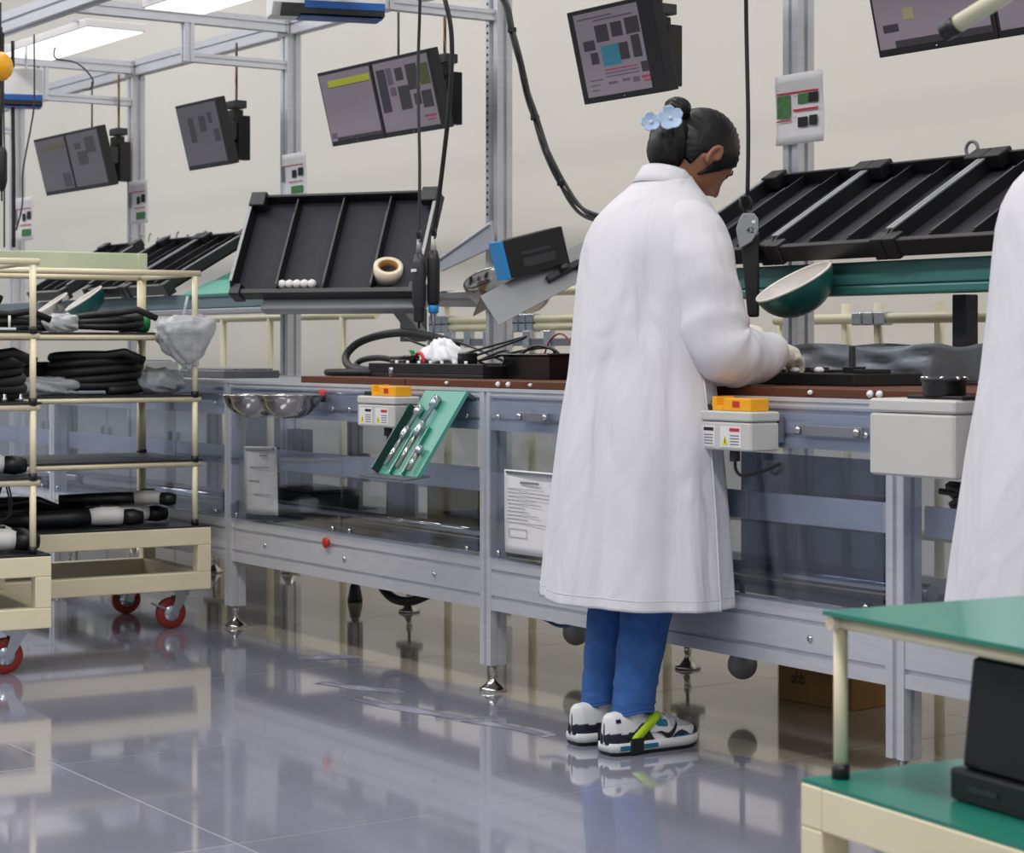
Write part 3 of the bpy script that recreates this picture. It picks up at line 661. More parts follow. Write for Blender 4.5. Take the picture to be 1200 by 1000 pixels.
# black control box leaning on a steel cradle
pb = at_d(622, 300, 7.0)
Mx = Matrix.Rotation(CAMYAW+R(20), 4, 'Z') @ Matrix.Rotation(R(-14.5), 4, 'Y')
cr = thing('steel_cradle', 'folded steel cradle plate clamped to the cream pipe rack', 'bracket', at_d(622, 318, 7.02)); 
cr.rotation_euler = (Matrix.Rotation(CAMYAW+R(20), 4, 'Z') @ Matrix.Rotation(R(-27), 4, 'Y') @ Matrix.Rotation(R(-22), 4, 'X')).to_euler()
MB().box((-0.21, -0.02, -0.006), (0.21, 0.16, 0)).build('cradle_plate', GREYM, cr, 0.002)
MB().box((-0.21, -0.024, -0.12), (0.21, -0.02, 0.0)).build('cradle_flange', GREYM, cr, 0.001)
MB().box((0.02, -0.05, -0.075), (0.15, -0.024, -0.05)).build('cradle_clamp', BLACKP, cr, 0.004)
MB().box((0.135, -0.04, -0.13), (0.165, 0.0, -0.05)).build('clamp_foot', DGREYM, cr, 0.003)
MB().lathe([(0.02, -0.012), (0.02, 0.012)], 14, True, True).build('clamp_knob', BLACKP, cr, loc=(0.09, -0.055, -0.062))
bx = thing('control_box', 'black control box with bright blue end leaning on a steel cradle', 'control box', pb); bx.rotation_euler = Mx.to_euler()
MB().box((-0.105, -0.05, -0.055), (0.115, 0.05, 0.075)).build('box_shell', BLACKP, bx, 0.003)
MB().box((-0.122, -0.051, -0.056), (-0.105, 0.051, 0.076)).build('blue_end', BLUE, bx, 0.003)
MB().box((0.115, -0.05, -0.055), (0.118, 0.05, 0.075)).build('pale_end', GREYP, bx, 0.001)
MB().box((-0.05, -0.0515, -0.03), (0.07, -0.05, 0.0)).build('name_label', CHAR, bx)
MB().box((-0.05, -0.0515, 0.012), (0.06, -0.05, 0.022)).build('name_label', CHAR, bx)
# ------------------------------------------------------------------ tiered carts
SHEETB = mat('dark_shelf_sheet', srgb(40, 44, 46), 0.4); GLASSG = CLEARG
def cart(name, label, corner, yaw, Wd, L, tiers, top, board=None, shelf_mat=SHEETB, group='cream tiered carts', base_top=0.36, deck=SHEETB, full=True):
    t = thing(name, label, 'cart', (corner.x, corner.y, 0), (0, 0, yaw), group)
    z0, z1, w = 0.14, base_top, 0.062
    def P(m, n, mt=CREAM, bev=0.003): return m.build(n, mt, t, bev)
    for x in (-0.025, -Wd+0.025):                   # long bars run along y
        for zz in (z0, z1-w):
            P(MB().box((x-0.025, -L, zz), (x+0.025, 0, zz+w)), 'base_bar')
        for y in (-0.025, -L+0.025):
            P(MB().box((x-0.0249, y-0.0249, z0+w), (x+0.0249, y+0.0249, z1-w)), 'base_post')
    for y in (-0.025, -L+0.025):
        for zz in (z0, z1-w):
            P(MB().box((-Wd+0.05, y-0.0245, zz), (-0.05, y+0.0245, zz+w)), 'base_bar')
    P(MB().box((-Wd+0.002, -L+0.002, z1), (-0.002, -0.002, z1+0.006)), 'base_deck', deck, 0)
    # castors
    for x in (-0.07, -Wd+0.07):
        for y in (-0.10, -L+0.10):
            c = P(MB().box((x-0.04, y-0.04, z0-0.008), (x+0.04, y+0.04, z0)), 'castor_plate', CHROME, 0.001)
            m = MB()
            for s in (-1, 1): m.prism([(y-0.012, z0-0.02), (y+0.035, z0-0.02), (y-0.012, 0.045), (y-0.034, 0.05)], 'x', x+s*0.022-0.0015, x+s*0.022+0.0015)
            m.box((x-0.024, y-0.02, z0-0.022), (x+0.024, y+0.036, z0-0.008)); m.build('castor_fork', CHROME, c)
            wv = MB(); wv.lathe([(0.0, -0.014), (0.034, -0.014), (0.052, -0.012), (0.055, -0.008), (0.055, 0.008), (0.052, 0.012), (0.034, 0.014), (0, 0.014)], 24)
            o = wv.build('castor_wheel', DRED, c); o.matrix_local = Matrix.Translation((x, y-0.026, 0.055)) @ Matrix.Rotation(R(90), 4, 'Y')
            hb = MB(); hb.lathe([(0.0, -0.019), (0.026, -0.018), (0.03, -0.0145), (0.03, 0.0145), (0.026, 0.018), (0, 0.019)], 18)
            o = hb.build('castor_hub', CHROME, c); o.matrix_local = Matrix.Translation((x, y-0.026, 0.055)) @ Matrix.Rotation(R(90), 4, 'Y')
            o = MB().box((-0.018, -0.075, -0.004), (0.018, -0.02, 0.004)).build('brake_pedal', CHROME, c, 0.001); o.matrix_local = Matrix.Translation((x, y-0.026, 0.06)) @ Matrix.Rotation(R(-25), 4, 'X')
    zs = [z1] + tiers + ([top] if top else [])
    tr = 0.0105
    for x in (-0.03, -Wd+0.03):
        for y in (-0.05, -L+0.05):
            for i in range(len(zs)-1):
                rr = tr if (x > -0.1 or not full) else 0.017
                P(MB().cyl((x, y, zs[i]+0.006), (x, y, zs[i+1]-0.01), rr, 12), 'tube_post', CREAM, 0)
                P(MB().cyl((x, y, zs[i]+0.006), (x, y, zs[i]+0.028), rr+0.003, 12), 'tube_socket', BLACKP, 0)
    for i, z in enumerate(zs[1:]):
        for x in (-0.03, -Wd+0.03): P(MB().cyl((x, -L+0.03, z), (x, -0.03, z), 0.0105, 12), 'shelf_tube', CREAM, 0)
        for y in (-0.05, -L+0.05): P(MB().cyl((-Wd+0.03, y, z), (-0.03, y, z), 0.0105, 12), 'shelf_tube', CREAM, 0)
        if not (top and z == top):
            P(MB().box((-Wd+0.02, -L+0.025, z+0.0106), (-0.02, -0.025, z+0.0166)), 'shelf_sheet', shelf_mat, 0)
    if board:
        P(MB().box((-Wd+0.012, -L, board[0]), (-Wd+0.028, -0.03, board[1])), 'name_board', PALEGREEN, 0.003)
        for y in (-0.05, -L+0.05): P(MB().box((-Wd+0.013, y-0.017, zs[-1]), (-Wd+0.047, y+0.017, board[1])), 'board_post', PALEGREEN, 0.002)
    return t
YAWC = R(-6)
TIERS = [0.585, 0.815, 1.035]
cc2 = at_z(247.5, 690, 0.14); cart2 = cart('tiered_cart', 'cream tiered cart with hanging plastic bag standing close to the bench', cc2, R(-4), 0.60, 1.0, TIERS, 1.262, (1.29, 1.355))
cc1 = at_z(60.5, 736, 0.14); cart1 = cart('tiered_cart', 'cream tiered cart out in the aisle with white rack and cables', cc1, YAWC, 0.60, 1.0, TIERS, 1.262)
ccf = at_z(938, 912, 0.372); 
cart3 = cart('tiered_cart', 'low cream cart with green topped shelves and a black machine', Vector((0, 0, 0)), R(-6.2), 0.62, 0.9, [0.60], None, None, GREENM, 'cream tiered cart with green shelves', base_top=0.366, deck=GREENM, full=False)
# its far left corner (local -Wd, 0) is the one in view
off = Matrix.Rotation(R(-6.2), 3, 'Z') @ Vector((-0.62, 0, 0)); off2 = Matrix.Rotation(R(-6.2), 3, 'Z') @ Vector((0, -0.9, 0))
cart3.location = (ccf.x - off.x - off2.x, ccf.y - off.y - off2.y, 0)
cart3['group'] = 'cream tiered carts'
def on_cart(c, x, y, z): return c.matrix_basis @ Vector((x, y, z))
for c in (cart1, cart2, cart3): c.matrix_basis = Matrix.Translation(c.location) @ c.rotation_euler.to_matrix().to_4x4()

def coil(label, p, Rr, r, turns, zs=0.9, squash=1.0, tail=True, m=BLACKM, name='hose_coil', seed=0, yaw=0):
    random.seed(seed); pts = []
    for k in range(turns*28+1):
        a = k*2*math.pi/28; tn = k/28
        rr = Rr*(1-0.05*math.sin(tn*2.1+seed)) + 0.006*math.sin(a*3+seed)
        pts.append((rr*math.cos(a), rr*squash*math.sin(a), r + zs*2*r*tn*0.82 + 0.008*math.sin(a+seed*2+tn)*(tn > 0.5)))
    if tail:
        e = Vector(pts[-1]); pts += [tuple(e+Vector((0.04, 0.05, 0.01))), tuple(e+Vector((0.05, 0.12, -0.02)))]
    t = thing(name, label, 'hose', p, (0, 0, yaw), 'black hoses on the carts')
    MB().tube(pts, r, 9).build('hose', m, t)
    return t
def bag(label, p, size, seed, taper=0.0, name='plastic_bag', m=BAG, rot=(0, 0, 0), knot=False, group='plastic bags on the carts'):
    random.seed(seed); nx, ny = 44, 26
    ph = [random.uniform(0, 6.28) for _ in range(12)]; fr_ = [random.uniform(2, 7) for _ in range(12)]
    def fn(u, v):
        th = u*2*math.pi; fi = (v-0.5)*math.pi
        x, y, z = math.cos(fi)*math.cos(th), math.cos(fi)*math.sin(th), math.sin(fi)
        d = 1
        for k in range(6):
            d += 0.07*math.sin(fr_[k]*x*2+ph[k])*math.sin(fr_[k+6]*y*2+ph[k+6]+z*3) + 0.05*abs(math.sin(5*x*fr_[k]/4+5*z+4*y+ph[k]))-0.03
        sg = lambda q: math.copysign(abs(q)**0.8, q)
        kk = 1+taper*z
        return (size[0]*sg(x)*d*kk, size[1]*sg(y)*d*kk, size[2]*(1+sg(z)*d))
    t = thing(name, label, 'plastic bag', p, rot, group)
    MB().grid(nx, ny, fn).build('bag_film', m, t)
    return t
# far cart load
coil('black hose coil bound with green tape on the upper shelf', on_cart(cart2, -0.25, -0.30, 1.052), 0.115, 0.012, 3, squash=1.15, seed=2)
g = thing('tape_band', 'green tape band around the upper hose coil', 'tape', on_cart(cart2, -0.20, -0.18, 1.052)); MB().lathe([(0.037, -0.012), (0.037, 0.012)], 14).build('tape_loop', GREENB, g, solid=0.002).matrix_local = Matrix.Translation((0, 0, 0.038)) @ Matrix.Rotation(R(90), 4, 'X')
bag('crumpled clear bag beside the green taped hose coil', on_cart(cart2, -0.22, -0.48, 1.052), (0.05, 0.07, 0.032), 3)
coil('loose black hose coil at the back of the upper shelf', on_cart(cart2, -0.28, -0.68, 1.052), 0.12, 0.013, 3, seed=4, squash=1.2)
coil('large black hose coil in the middle shelf of the far cart', on_cart(cart2, -0.22, -0.36, 0.832), 0.125, 0.016, 5, seed=5, squash=1.25)
bag('crumpled clear bag in front of the large hose coil', on_cart(cart2, -0.14, -0.56, 0.832), (0.06, 0.12, 0.032), 6)
bag('crumpled clear bag at the end of the middle shelf', on_cart(cart2, -0.20, -0.13, 0.832), (0.08, 0.09, 0.045), 7)
hbq = on_cart(cart2, -0.02, -0.075, 0.93)
hb = bag('clear plastic bag of scraps hung on the corner of the far cart', hbq, (0.05, 0.088, 0.088), 11, taper=0.72, name='hanging_plastic_bag', rot=(R(8), 0, YAWC))
MB().cyl((0, 0.0, 0.17), (0.0, 0.03, 0.25), 0.006, 8).build('bag_neck', BAG, hb)
crate = thing('black_crate', 'low black crate at the back of the middle shelf', 'crate', on_cart(cart2, -0.40, -0.62, 0.832), (0, 0, YAWC))
MB().box((-0.12, -0.18, 0), (0.12, 0.18, 0.10)).build('crate_body', BLACKP, crate, 0.006); MB().box((-0.13, -0.19, 0.10), (0.13, 0.19, 0.115)).build('crate_rim', BLACKP, crate, 0.004)
def harness(label, p, yaw, s=1.0, n=1, m2=WHITEP):
    t = thing('spray_gun', label, 'spray gun', p, (0, 0, yaw), 'black and white spray guns')
    body = [(0, -0.34, 0.03), (0, -0.2, 0.032), (0, -0.08, 0.034), (0, 0.0, 0.036)]
    MB().tube([(a*s, b*s, c*s) for a, b, c in body], [0.024*s, 0.028*s, 0.03*s, 0.028*s], 12).build('handle_grip', BLACKP, t)
    MB().tube([(0, -0.01*s, 0.036*s), (0, 0.035*s, 0.04*s), (0.004, 0.085*s, 0.038*s), (0.01, 0.11*s, 0.034*s)], [0.029*s, 0.034*s, 0.033*s, 0.026*s], 12).build('handle_collar', m2, t)
    MB().tube([(0.01, 0.105*s, 0.034*s), (0.014, 0.14*s, 0.032*s), (0.016, 0.175*s, 0.030*s)], [0.027*s, 0.030*s, 0.022*s], 12).build('handle_nozzle', BLACKP, t)
    MB().box((-0.008*s, 0.02*s, 0.066*s), (0.008*s, 0.08*s, 0.078*s)).build('handle_button', BLACKP, t, 0.003)
    return t
harness('black and white spray gun at the front of the far cart base', on_cart(cart2, -0.11, -0.40, 0.368), YAWC+R(-4), 1.0)
harness('black and white spray gun lying nearest the far cart corner', on_cart(cart2, -0.20, -0.27, 0.368), YAWC+R(6), 1.0)
harness('black and white spray gun behind the others on the far cart base', on_cart(cart2, -0.29, -0.36, 0.368), YAWC+R(2), 1.1, m2=GREYP)
harness('black and white spray gun crossing over the stack on the far cart base', on_cart(cart2, -0.16, -0.22, 0.432), YAWC+R(-20), 0.8, m2=GREYP)
coil('dark blue cable coil at the back of the far cart base', on_cart(cart2, -0.40, -0.62, 0.368), 0.13, 0.015, 3, seed=8, m=BLACKP)
# near cart load
rkk = thing('white_wire_rack', 'small white wire rack of black parts on the near cart', 'rack', on_cart(cart1, -0.12, -0.17, 1.052), (0, 0, YAWC))
MB().box((-0.05, -0.12, 0), (0.05, 0.08, 0.008)).build('rack_base', WHITEP, rkk, 0.002)
for k in range(5): MB().cyl((0.045, -0.10+0.04*k, 0.008), (0.045, -0.10+0.04*k, 0.045), 0.004, 8).build('rack_peg', WHITEP, rkk)
coil('thick black hose loop on the top shelf of the near cart', on_cart(cart1, -0.32, -0.25, 1.052), 0.13, 0.016, 4, seed=12)
bo = thing('black_bottle', 'tall black canister at the back of the near cart top shelf', 'canister', on_cart(cart1, -0.36, -0.16, 1.125)); MB().lathe([(0.0, 0), (0.026, 0), (0.028, 0.01), (0.026, 0.09), (0.018, 0.105), (0, 0.105)], 16).build('canister_body', BLACKP, bo); MB().lathe([(0.012, 0.10), (0.012, 0.12), (0, 0.12)], 12).build('canister_cap', CHAR, bo)
coil('wide black hose coil on the middle shelf of the near cart', on_cart(cart1, -0.28, -0.16, 0.832), 0.13, 0.016, 5, seed=14, squash=1.1)
bag('grey crumpled bag behind the wide hose coil', on_cart(cart1, -0.47, -0.10, 0.832), (0.06, 0.07, 0.06), 15, m=GBAG)
for k in range(4):
    o = thing('steel_fitting', 'small bright steel fitting at the front edge of the near cart shelf', 'fitting', on_cart(cart1, -0.06, -0.08-0.05*k, 0.832), group='steel fittings on the near cart')
    MB().lathe([(0.0, 0), (0.009, 0), (0.009, 0.012), (0.006, 0.014), (0.006, 0.024), (0, 0.025)], 10).build('fitting_body', CHROME, o)
harness('white bodied spray gun on the low shelf of the near cart', on_cart(cart1, -0.14, -0.22, 0.602), YAWC+R(3), 1.0)
a = on_cart(cart1, -0.14, -0.20, 0.602)
o = MB().tube(curve_pts([(0, -0.2, 0.012), (0.0, -0.12, 0.10), (0, -0.03, 0.11), (0, 0.03, 0.075)], 8), 0.013, 10).build('bent_hose', BLACKM, loc=a); o.rotation_euler = (0, 0, YAWC); tag(o, 'bent black hose arching over the low shelf of the near cart', 'hose')
harness('white bodied spray gun lying on the near cart base', on_cart(cart1, -0.10, -0.20, 0.368), YAWC+R(2), 1.05)
harness('second white bodied spray gun stacked behind on the near cart base', on_cart(cart1, -0.24, -0.18, 0.368), YAWC+R(-8), 1.05)
wb_ = thing('white_block', 'upright white box on the near cart base', 'box', on_cart(cart1, -0.30, -0.27, 0.432), (0, 0, YAWC)); MB().box((-0.05, -0.10, 0), (0.05, 0.06, 0.085)).build('box_shell', WHITEP, wb_, 0.01); MB().box((-0.052, 0.02, 0.05), (0.052, 0.058, 0.082)).build('box_flap', GREYP, wb_, 0.004)
# thin wires dangling into the near cart base
for k, (dy, lab) in enumerate(((-0.14, 'thin black wire loop dangling inside the near cart base'), (-0.11, 'thin black forked wire dangling inside the near cart base'))):
    p = on_cart(cart1, -0.35, dy, 0.298); q = [(0, 0, 0), (0.0, 0.012, -0.05), (0, -0.006, -0.10), (0, 0.02, -0.125), (0, 0.05, -0.14)] if k else [(0, 0, 0), (0, -0.02, -0.05), (0, 0.01, -0.09), (0, 0.035, -0.05), (0, 0.02, 0.0)]
    tag(MB().tube(curve_pts(q, 6), 0.003, 6).build('dangling_wire', BLACKP, loc=p), lab, 'wire', 'wires under the near cart')
for k, (dy, z, lab) in enumerate(((-0.12, 0.57, 'thin black wire loop under the low shelf of the near cart'), (-0.10, 0.57, 'second thin black wire loop under the low shelf of the near cart'))):
    p = on_cart(cart1, -0.15-0.05*k, dy, z); q = [(0, 0, 0), (0, -0.02, -0.06), (0, -0.04, -0.10), (0, 0.02, -0.10), (0, 0.03, -0.05), (0, 0.02, 0)]
    tag(MB().tube(curve_pts(q, 6), 0.003, 6).build('dangling_wire', BLACKP, loc=p), lab, 'wire', 'wires under the near cart')
# ------------------------------------------------------------------ black machine on the green cart
p = at_z(1112, 936, 0.373)
bm_ = thing('black_machine', 'black moulded machine housing on the green cart shelf', 'machine', p, (0, 0, R(-6.2)))
MB().box((0, 0, 0), (0.34, 0.20, 0.045)).build('machine_base', BLACKP, bm_, 0.006)
m = MB(); m.loft([[(0.012, 0.01, 0.045), (0.33, 0.01, 0.045), (0.33, 0.19, 0.045), (0.012, 0.19, 0.045)], [(0.022, 0.02, 0.195), (0.33, 0.02, 0.195), (0.33, 0.19, 0.195), (0.022, 0.19, 0.195)], [(0.035, 0.035, 0.207), (0.33, 0.035, 0.207), (0.33, 0.19, 0.207), (0.035, 0.19, 0.207)]], True, True, True, False); m.build('machine_body', BLACKP, bm_, 0.008)
MB().box((0.04, -0.002, 0.018), (0.10, 0.0, 0.026)).build('maker_plate', CHAR, bm_)
MB().prism([(0.01, 0.05), (0.03, 0.16), (0.034, 0.16), (0.015, 0.05)], 'x', 0.05, 0.32).build('front_panel', BLACKG, bm_)
# cream pole crossing the top corner
a = at_d(1113, 34, 3.3); b = at_d(1300, -80, 3.1)
t = thing('capped_pole', 'cream pole with black end cap slanting past the monitors', 'pole', a)
d = (b-a); e = d.normalized()
MB().cyl((0, 0, 0), d*1.3, 0.0145, 18).build('pole_tube', PALECREAM, t)
MB().cyl(-e*0.012, e*0.016, 0.016, 18).build('end_cap', BLACKP, t)

# ------------------------------------------------------------------ control boxes on the bench front
def control_station(px, py, label, w=0.22):
    c = at_y(px, py, -0.135)               # near lower corner
    t = thing('switch_box', label, 'switch box', (c.x-w/2, -0.135, c.z), group='switch boxes on the bench front')
    MB().chbox((-w/2, 0, 0), (w/2, 0.09, 0.068), 0.004).build('box_body', GREYP, t)
    MB().chbox((-w/2-0.0015, -0.0015, 0.070), (w/2+0.0015, 0.0915, 0.094), 0.004).build('box_lid', GREYP, t)
    # stickers: caution triangle and text block twice
    for k, x in enumerate((-0.095, 0.0)):
        s = MB().box((x, -0.0012, 0.008), (x+0.075, 0.0, 0.058)).build('warning_sticker', PAPER, t)
        MB().prism([(x+0.006, 0.013), (x+0.030, 0.013), (x+0.018, 0.036)], 'y', -0.0018, -0.0012).build('caution_triangle', INKY, s)
        MB().prism([(x+0.0165, 0.017), (x+0.0195, 0.017), (x+0.019, 0.029), (x+0.017, 0.029)], 'y', -0.0022, -0.0018).build('caution_mark', INK, s)
        MB().box((x+0.034, -0.0018, 0.046), (x+0.070, -0.0012, 0.054)).build('sticker_heading', INK if k == 0 else INKR, s)
        for j in range(4): MB().box((x+0.036, -0.0018, 0.014+j*0.007), (x+0.068, -0.0012, 0.0165+j*0.007)).build('sticker_text', INKG, s)
    # yellow interlock with red mark, black and green push button beside it
    MB().box((-0.005, 0.012, 0.094), (0.095, 0.07, 0.125)).build('interlock', ORANGE, t, 0.003)
    MB().box((-0.045, 0.012, 0.094), (-0.005, 0.07, 0.106)).build('interlock', ORANGE, t, 0.002)
    MB().box((-0.047, 0.012, 0.104), (-0.03, 0.07, 0.128)).build('interlock_latch', ORANGE, t, 0.002)
    MB().box((0.03, 0.0112, 0.103), (0.055, 0.012, 0.118)).build('red_mark', RED, t)
    MB().box((-0.105, 0.02, 0.094), (-0.055, 0.065, 0.108)).build('button_base', BLACKP, t, 0.003)
    MB().cyl((-0.075, 0.042, 0.114), (-0.048, 0.042, 0.114), 0.010, 14).build('green_button', GREENB, t)
    MB().box((-w/2, 0.09, 0.02), (w/2, 0.106, 0.08)).build('mounting_plate', ALUD, t)
    MB().cyl((0.0, 0.045, -0.028), (0.0, 0.045, 0.0), 0.013, 12).build('cable_gland', CHAR, t)
    MB().tube(curve_pts([(0, 0.045, -0.02), (0.005, 0.045, -0.05), (0.03, 0.05, -0.062), (0.08, 0.08, -0.045), (0.10, 0.10, -0.03)], 8), 0.004, 8).build('box_cable', BLACKP, t)
    return t
control_station(880, 530, 'grey switch box with yellow interlock beside the standing worker', 0.22)
control_station(462, 502, 'grey switch box with yellow interlock behind the green tool tray', 0.22)
c = at_y(1118, 563, -0.16)
t = thing('grey_junction_box', 'large plain grey junction box on the bench front by the second worker', 'junction box', (c.x-0.125, -0.16, c.z))
MB().chbox((-0.125, 0, 0), (0.125, 0.118, 0.135), 0.005).build('box_body', GREYP, t)
MB().chbox((-0.1265, -0.0015, 0.137), (0.1265, 0.119, 0.166), 0.005).build('box_lid', GREYP, t)
MB().box((-0.10, 0.118, 0.02), (0.10, 0.131, 0.14)).build('mounting_plate', ALUD, t)
mo = thing('black_valve', 'round black valve block with steel bolts on the grey junction box', 'valve', (c.x-0.085, -0.10, c.z+0.166))
MB().box((-0.075, -0.035, 0), (0.085, 0.04, 0.008)).build('valve_plate', BLACKP, mo, 0.002)
MB().lathe([(0, 0.008), (0.044, 0.008), (0.046, 0.012), (0.046, 0.036), (0.05, 0.038), (0.05, 0.046), (0, 0.048)], 24).build('valve_body', BLACKP, mo)
for k in range(5): MB().lathe([(0.005, 0), (0.005, 0.006), (0, 0.007)], 8).build('valve_bolt', STEEL, mo, loc=(0.048*math.cos(-2.6+k*0.8), 0.04*math.sin(-2.6+k*0.8), 0.042))
cb = thing('cable_clutter', 'tangle of black cables spilling under the junction box', 'cable', (c.x-0.05, -0.02, c.z-0.14))
random.seed(21)
for k in range(9):
    q = [(random.uniform(-0.07, 0.13), random.uniform(-0.07, 0.02), random.uniform(0.05, 0.13)) for _ in range(5)]
    MB().tube(curve_pts(q, 7), 0.007, 7).build('cable_strand', BLACKM, cb)

# ------------------------------------------------------------------ green tool tray with bits
yb, yt = -0.215, -0.045
pbm = at_y(466, 557, yb); ptp = at_y(515, 458, yt)
ang = math.atan2(ptp.z-pbm.z, yt-yb); Lt = math.hypot(ptp.z-pbm.z, yt-yb)
t = thing('tool_tray', 'sloping green tool tray hooked on the bench front', 'tray', pbm, (ang, 0, 0)); w = 0.235
MB().box((-w/2, 0, -0.006), (w/2, Lt, 0)).build('tray_bed', GREENL, t, 0.001)
MB().box((-w/2, 0.0, 0), (-w/2+0.008, Lt*0.78, 0.028)).build('tray_side', mat('dark_green_edge', srgb(24, 60, 52), 0.4), t, 0.001)
MB().box((w/2-0.006, 0.0, 0), (w/2, Lt, 0.006)).build('tray_side', GREENL, t, 0.001)
for x in (-0.035, 0.035): MB().box((x-0.004, 0.0, 0), (x+0.004, Lt*0.55, 0.012)).build('tray_rib', GREENM, t, 0.001)
l_ = MB().box((-w/2-0.02, -0.05, -0.005), (w/2+0.01, 0.03, 0.0)).build('tray_lip', DGREYM, t, 0.001); l_.rotation_euler = (-ang+R(6), 0, 0)
MB().box((-w/2, Lt-0.01, -0.03), (w/2, Lt, -0.006)).build('tray_hook', DGREYM, t)
Mt = Matrix.Translation(pbm) @ Matrix.Rotation(ang, 4, 'X')
for k, (x, L0, l1, lab) in enumerate(((-0.07, 0.02, 0.21, 'steel hand tool lying by the dark side of the tool tray'), (0.0, 0.015, 0.25, 'long steel socket tool in the middle of the tool tray'), (0.068, 0.01, 0.13, 'short twisted steel bit in the corner of the tool tray'))):
    o = thing('steel_tool', lab, 'tool', Mt @ Vector((x, L0, 0.015)), (ang, 0, R(-4+4*k)), 'steel tools in the green tray')
    MB().tube([(0, 0, 0), (0, l1*0.45, 0)], 0.008, 10).build('tool_shank', STEEL, o)
    MB().tube([(0, l1*0.45, 0), (0, l1*0.5, 0), (0, l1*0.62, 0), (0, l1*0.66, 0)], [0.008, 0.012, 0.012, 0.006], 10).build('tool_grip', CHROME, o)
    if k < 2: MB().tube([(0, l1*0.66, 0), (0, l1*0.85, 0), (0, l1*0.87, 0), (0, l1, 0)], [0.006, 0.007, 0.014, 0.013], 10).build('tool_head', CHROME, o)

# ------------------------------------------------------------------ papers on the guards
def guard_paper(pa, pb, label, m, lines, yy=-0.043, lean=0.0):
    a = at_y(*pa, yy); b = at_y(*pb, yy); w = b.x-a.x; h = a.z-b.z
    t = thing('paper_sheet', label, 'paper', ((a.x+b.x)/2, yy, b.z), (0, lean, 0), 'papers on the guards')
    MB().grid(8, 10, lambda u, v: ((u-.5)*w, -0.003*math.sin(u*4+v*2), v*h)).build('sheet', m, t, solid=0.0006)
    mm = MB()
    for (u0, v0, u1, v1) in lines: mm.box((w*(u0-.5), -0.0052, h*(1-v1)), (w*(u1-.5), -0.0046, h*(1-v0)))
    mm.build('sheet_print', INKG, t)
    MB().box((-w*0.45, -0.007, h*0.955), (w*0.45, -0.002, h*0.985)).build('sheet_clip', CHROME if m is PAPER else GREYM, t)
    return t
random.seed(5)
ln = [(.32, .13, .68, .155)] + [(.06+0.02*random.random(), .22+k*.045, random.uniform(.35, .92), .226+k*.045) for k in range(10)] + [(.1, .70, .45, .705), (.1, .80, .45, .805), (.1, .70, .105, .80), (.445, .70, .45, .80)]
guard_paper((592, 550), (653, 656), 'white checklist sheet clipped beside the standing worker coat', PAPER, ln)
guard_paper((288, 522), (325, 606), 'worn grey paper sheet hanging beside the bench end leg', GPAPER, [(.5, .12, .75, .14), (.2, .3, .8, .31), (.15, .5, .5, .51), (.3, .7, .8, .71)], lean=R(-2))
# small white socket plate inside
c = at_y(419, 548, 0.66)
t = thing('socket_plate', 'small white socket plate on the rear leg inside the bench', 'socket', (c.x, 0.69, c.z-0.055)); MB().box((-0.05, -0.012, 0), (0.05, 0.0, 0.11)).build('plate', WHITEP, t, 0.003)
for s in (-1, 1): MB().box((s*0.015-0.004, -0.0125, 0.05), (s*0.015+0.004, -0.012, 0.062)).build('socket_hole', INKG, t)

# ------------------------------------------------------------------ steel bowls at the end of the bench
for px, lab in ((298, 'steel bowl nearer the far cart on the bench front'), (340, 'steel bowl beside the red stop knob on the bench front')):
    c = at_y(px, 463, -0.16)
    t = thing('steel_bowl', lab, 'bowl', (c.x, -0.16, c.z-0.075), group='steel bowls on the bench front')
    r = 0.108; prof = [(0, 0), (0.03, 0.001), (0.06, 0.010), (0.088, 0.034), (0.102, 0.062), (r, 0.075), (r+0.006, 0.077), (r+0.006, 0.074)]
    MB().lathe(prof, 32).build('bowl_shell', STEEL, t, solid=0.0015)
    MB().box((-0.02, r, 0.05), (0.02, 0.122, 0.076)).build('bowl_bracket', BLACKP, t, 0.002)

# ------------------------------------------------------------------ things on the deck
DZ = 0.903
def P_(px, y): return at_y(px, 440, y).x
# black base frame being assembled
x0, x1 = P_(432, 0.12), P_(566, 0.12)
t = thing('black_chassis', 'flat black appliance chassis with loose parts on the brown board', 'chassis', ((x0+x1)/2, 0.28, DZ))
h = (x1-x0)/2
MB().box((-h, -0.16, 0), (h, 0.16, 0.012)).build('chassis_floor', BLACKP, t, 0.002)
for s in (-1, 1):
    MB().box((-h, s*0.155-0.006, 0.012), (h, s*0.155+0.006, 0.045)).build('chassis_wall', BLACKP, t, 0.002)
    MB().box((s*(h-0.006)-0.006, -0.149, 0.012), (s*(h-0.006)+0.006, 0.149, 0.04)).build('chassis_wall', BLACKP, t, 0.002)
random.seed(31)
for k in range(9):
    bx, by = random.uniform(-h*0.8, h*0.85), random.uniform(-0.11, 0.11); s = random.uniform(0.02, 0.045)
    MB().box((bx-s, by-0.02, 0.012), (bx+s, by+0.02, 0.03+random.uniform(0.01, 0.05))).build('motor_block', BLACKG if k % 2 else CHAR, t, 0.004)
for k in range(7):
    MB().lathe([(0.005, 0), (0.005, 0.008), (0, 0.009)], 8).build('chassis_stud', WHITEP, t, loc=(-h*0.5+k*h*0.2, -0.155, 0.045))
MB().tube([(-h*0.45+0.028*math.cos(a*0.3), -0.08, 0.05+0.028*math.sin(a*0.3)) for a in range(21)], 0.006, 8, closed=True).build('red_ring', RED, t)
for k in range(6):
    q = [(random.uniform(-h, h), random.uniform(-0.1, 0.12), 0.03), (random.uniform(-h, h), random.uniform(-0.1, 0.12), random.uniform(0.08, 0.13)), (random.uniform(-h, h)*0.6, random.uniform(-0.1, 0.1), 0.03)]
    MB().tube(curve_pts(q, 8), 0.004, 7).build('chassis_wire', BLACKP, t)
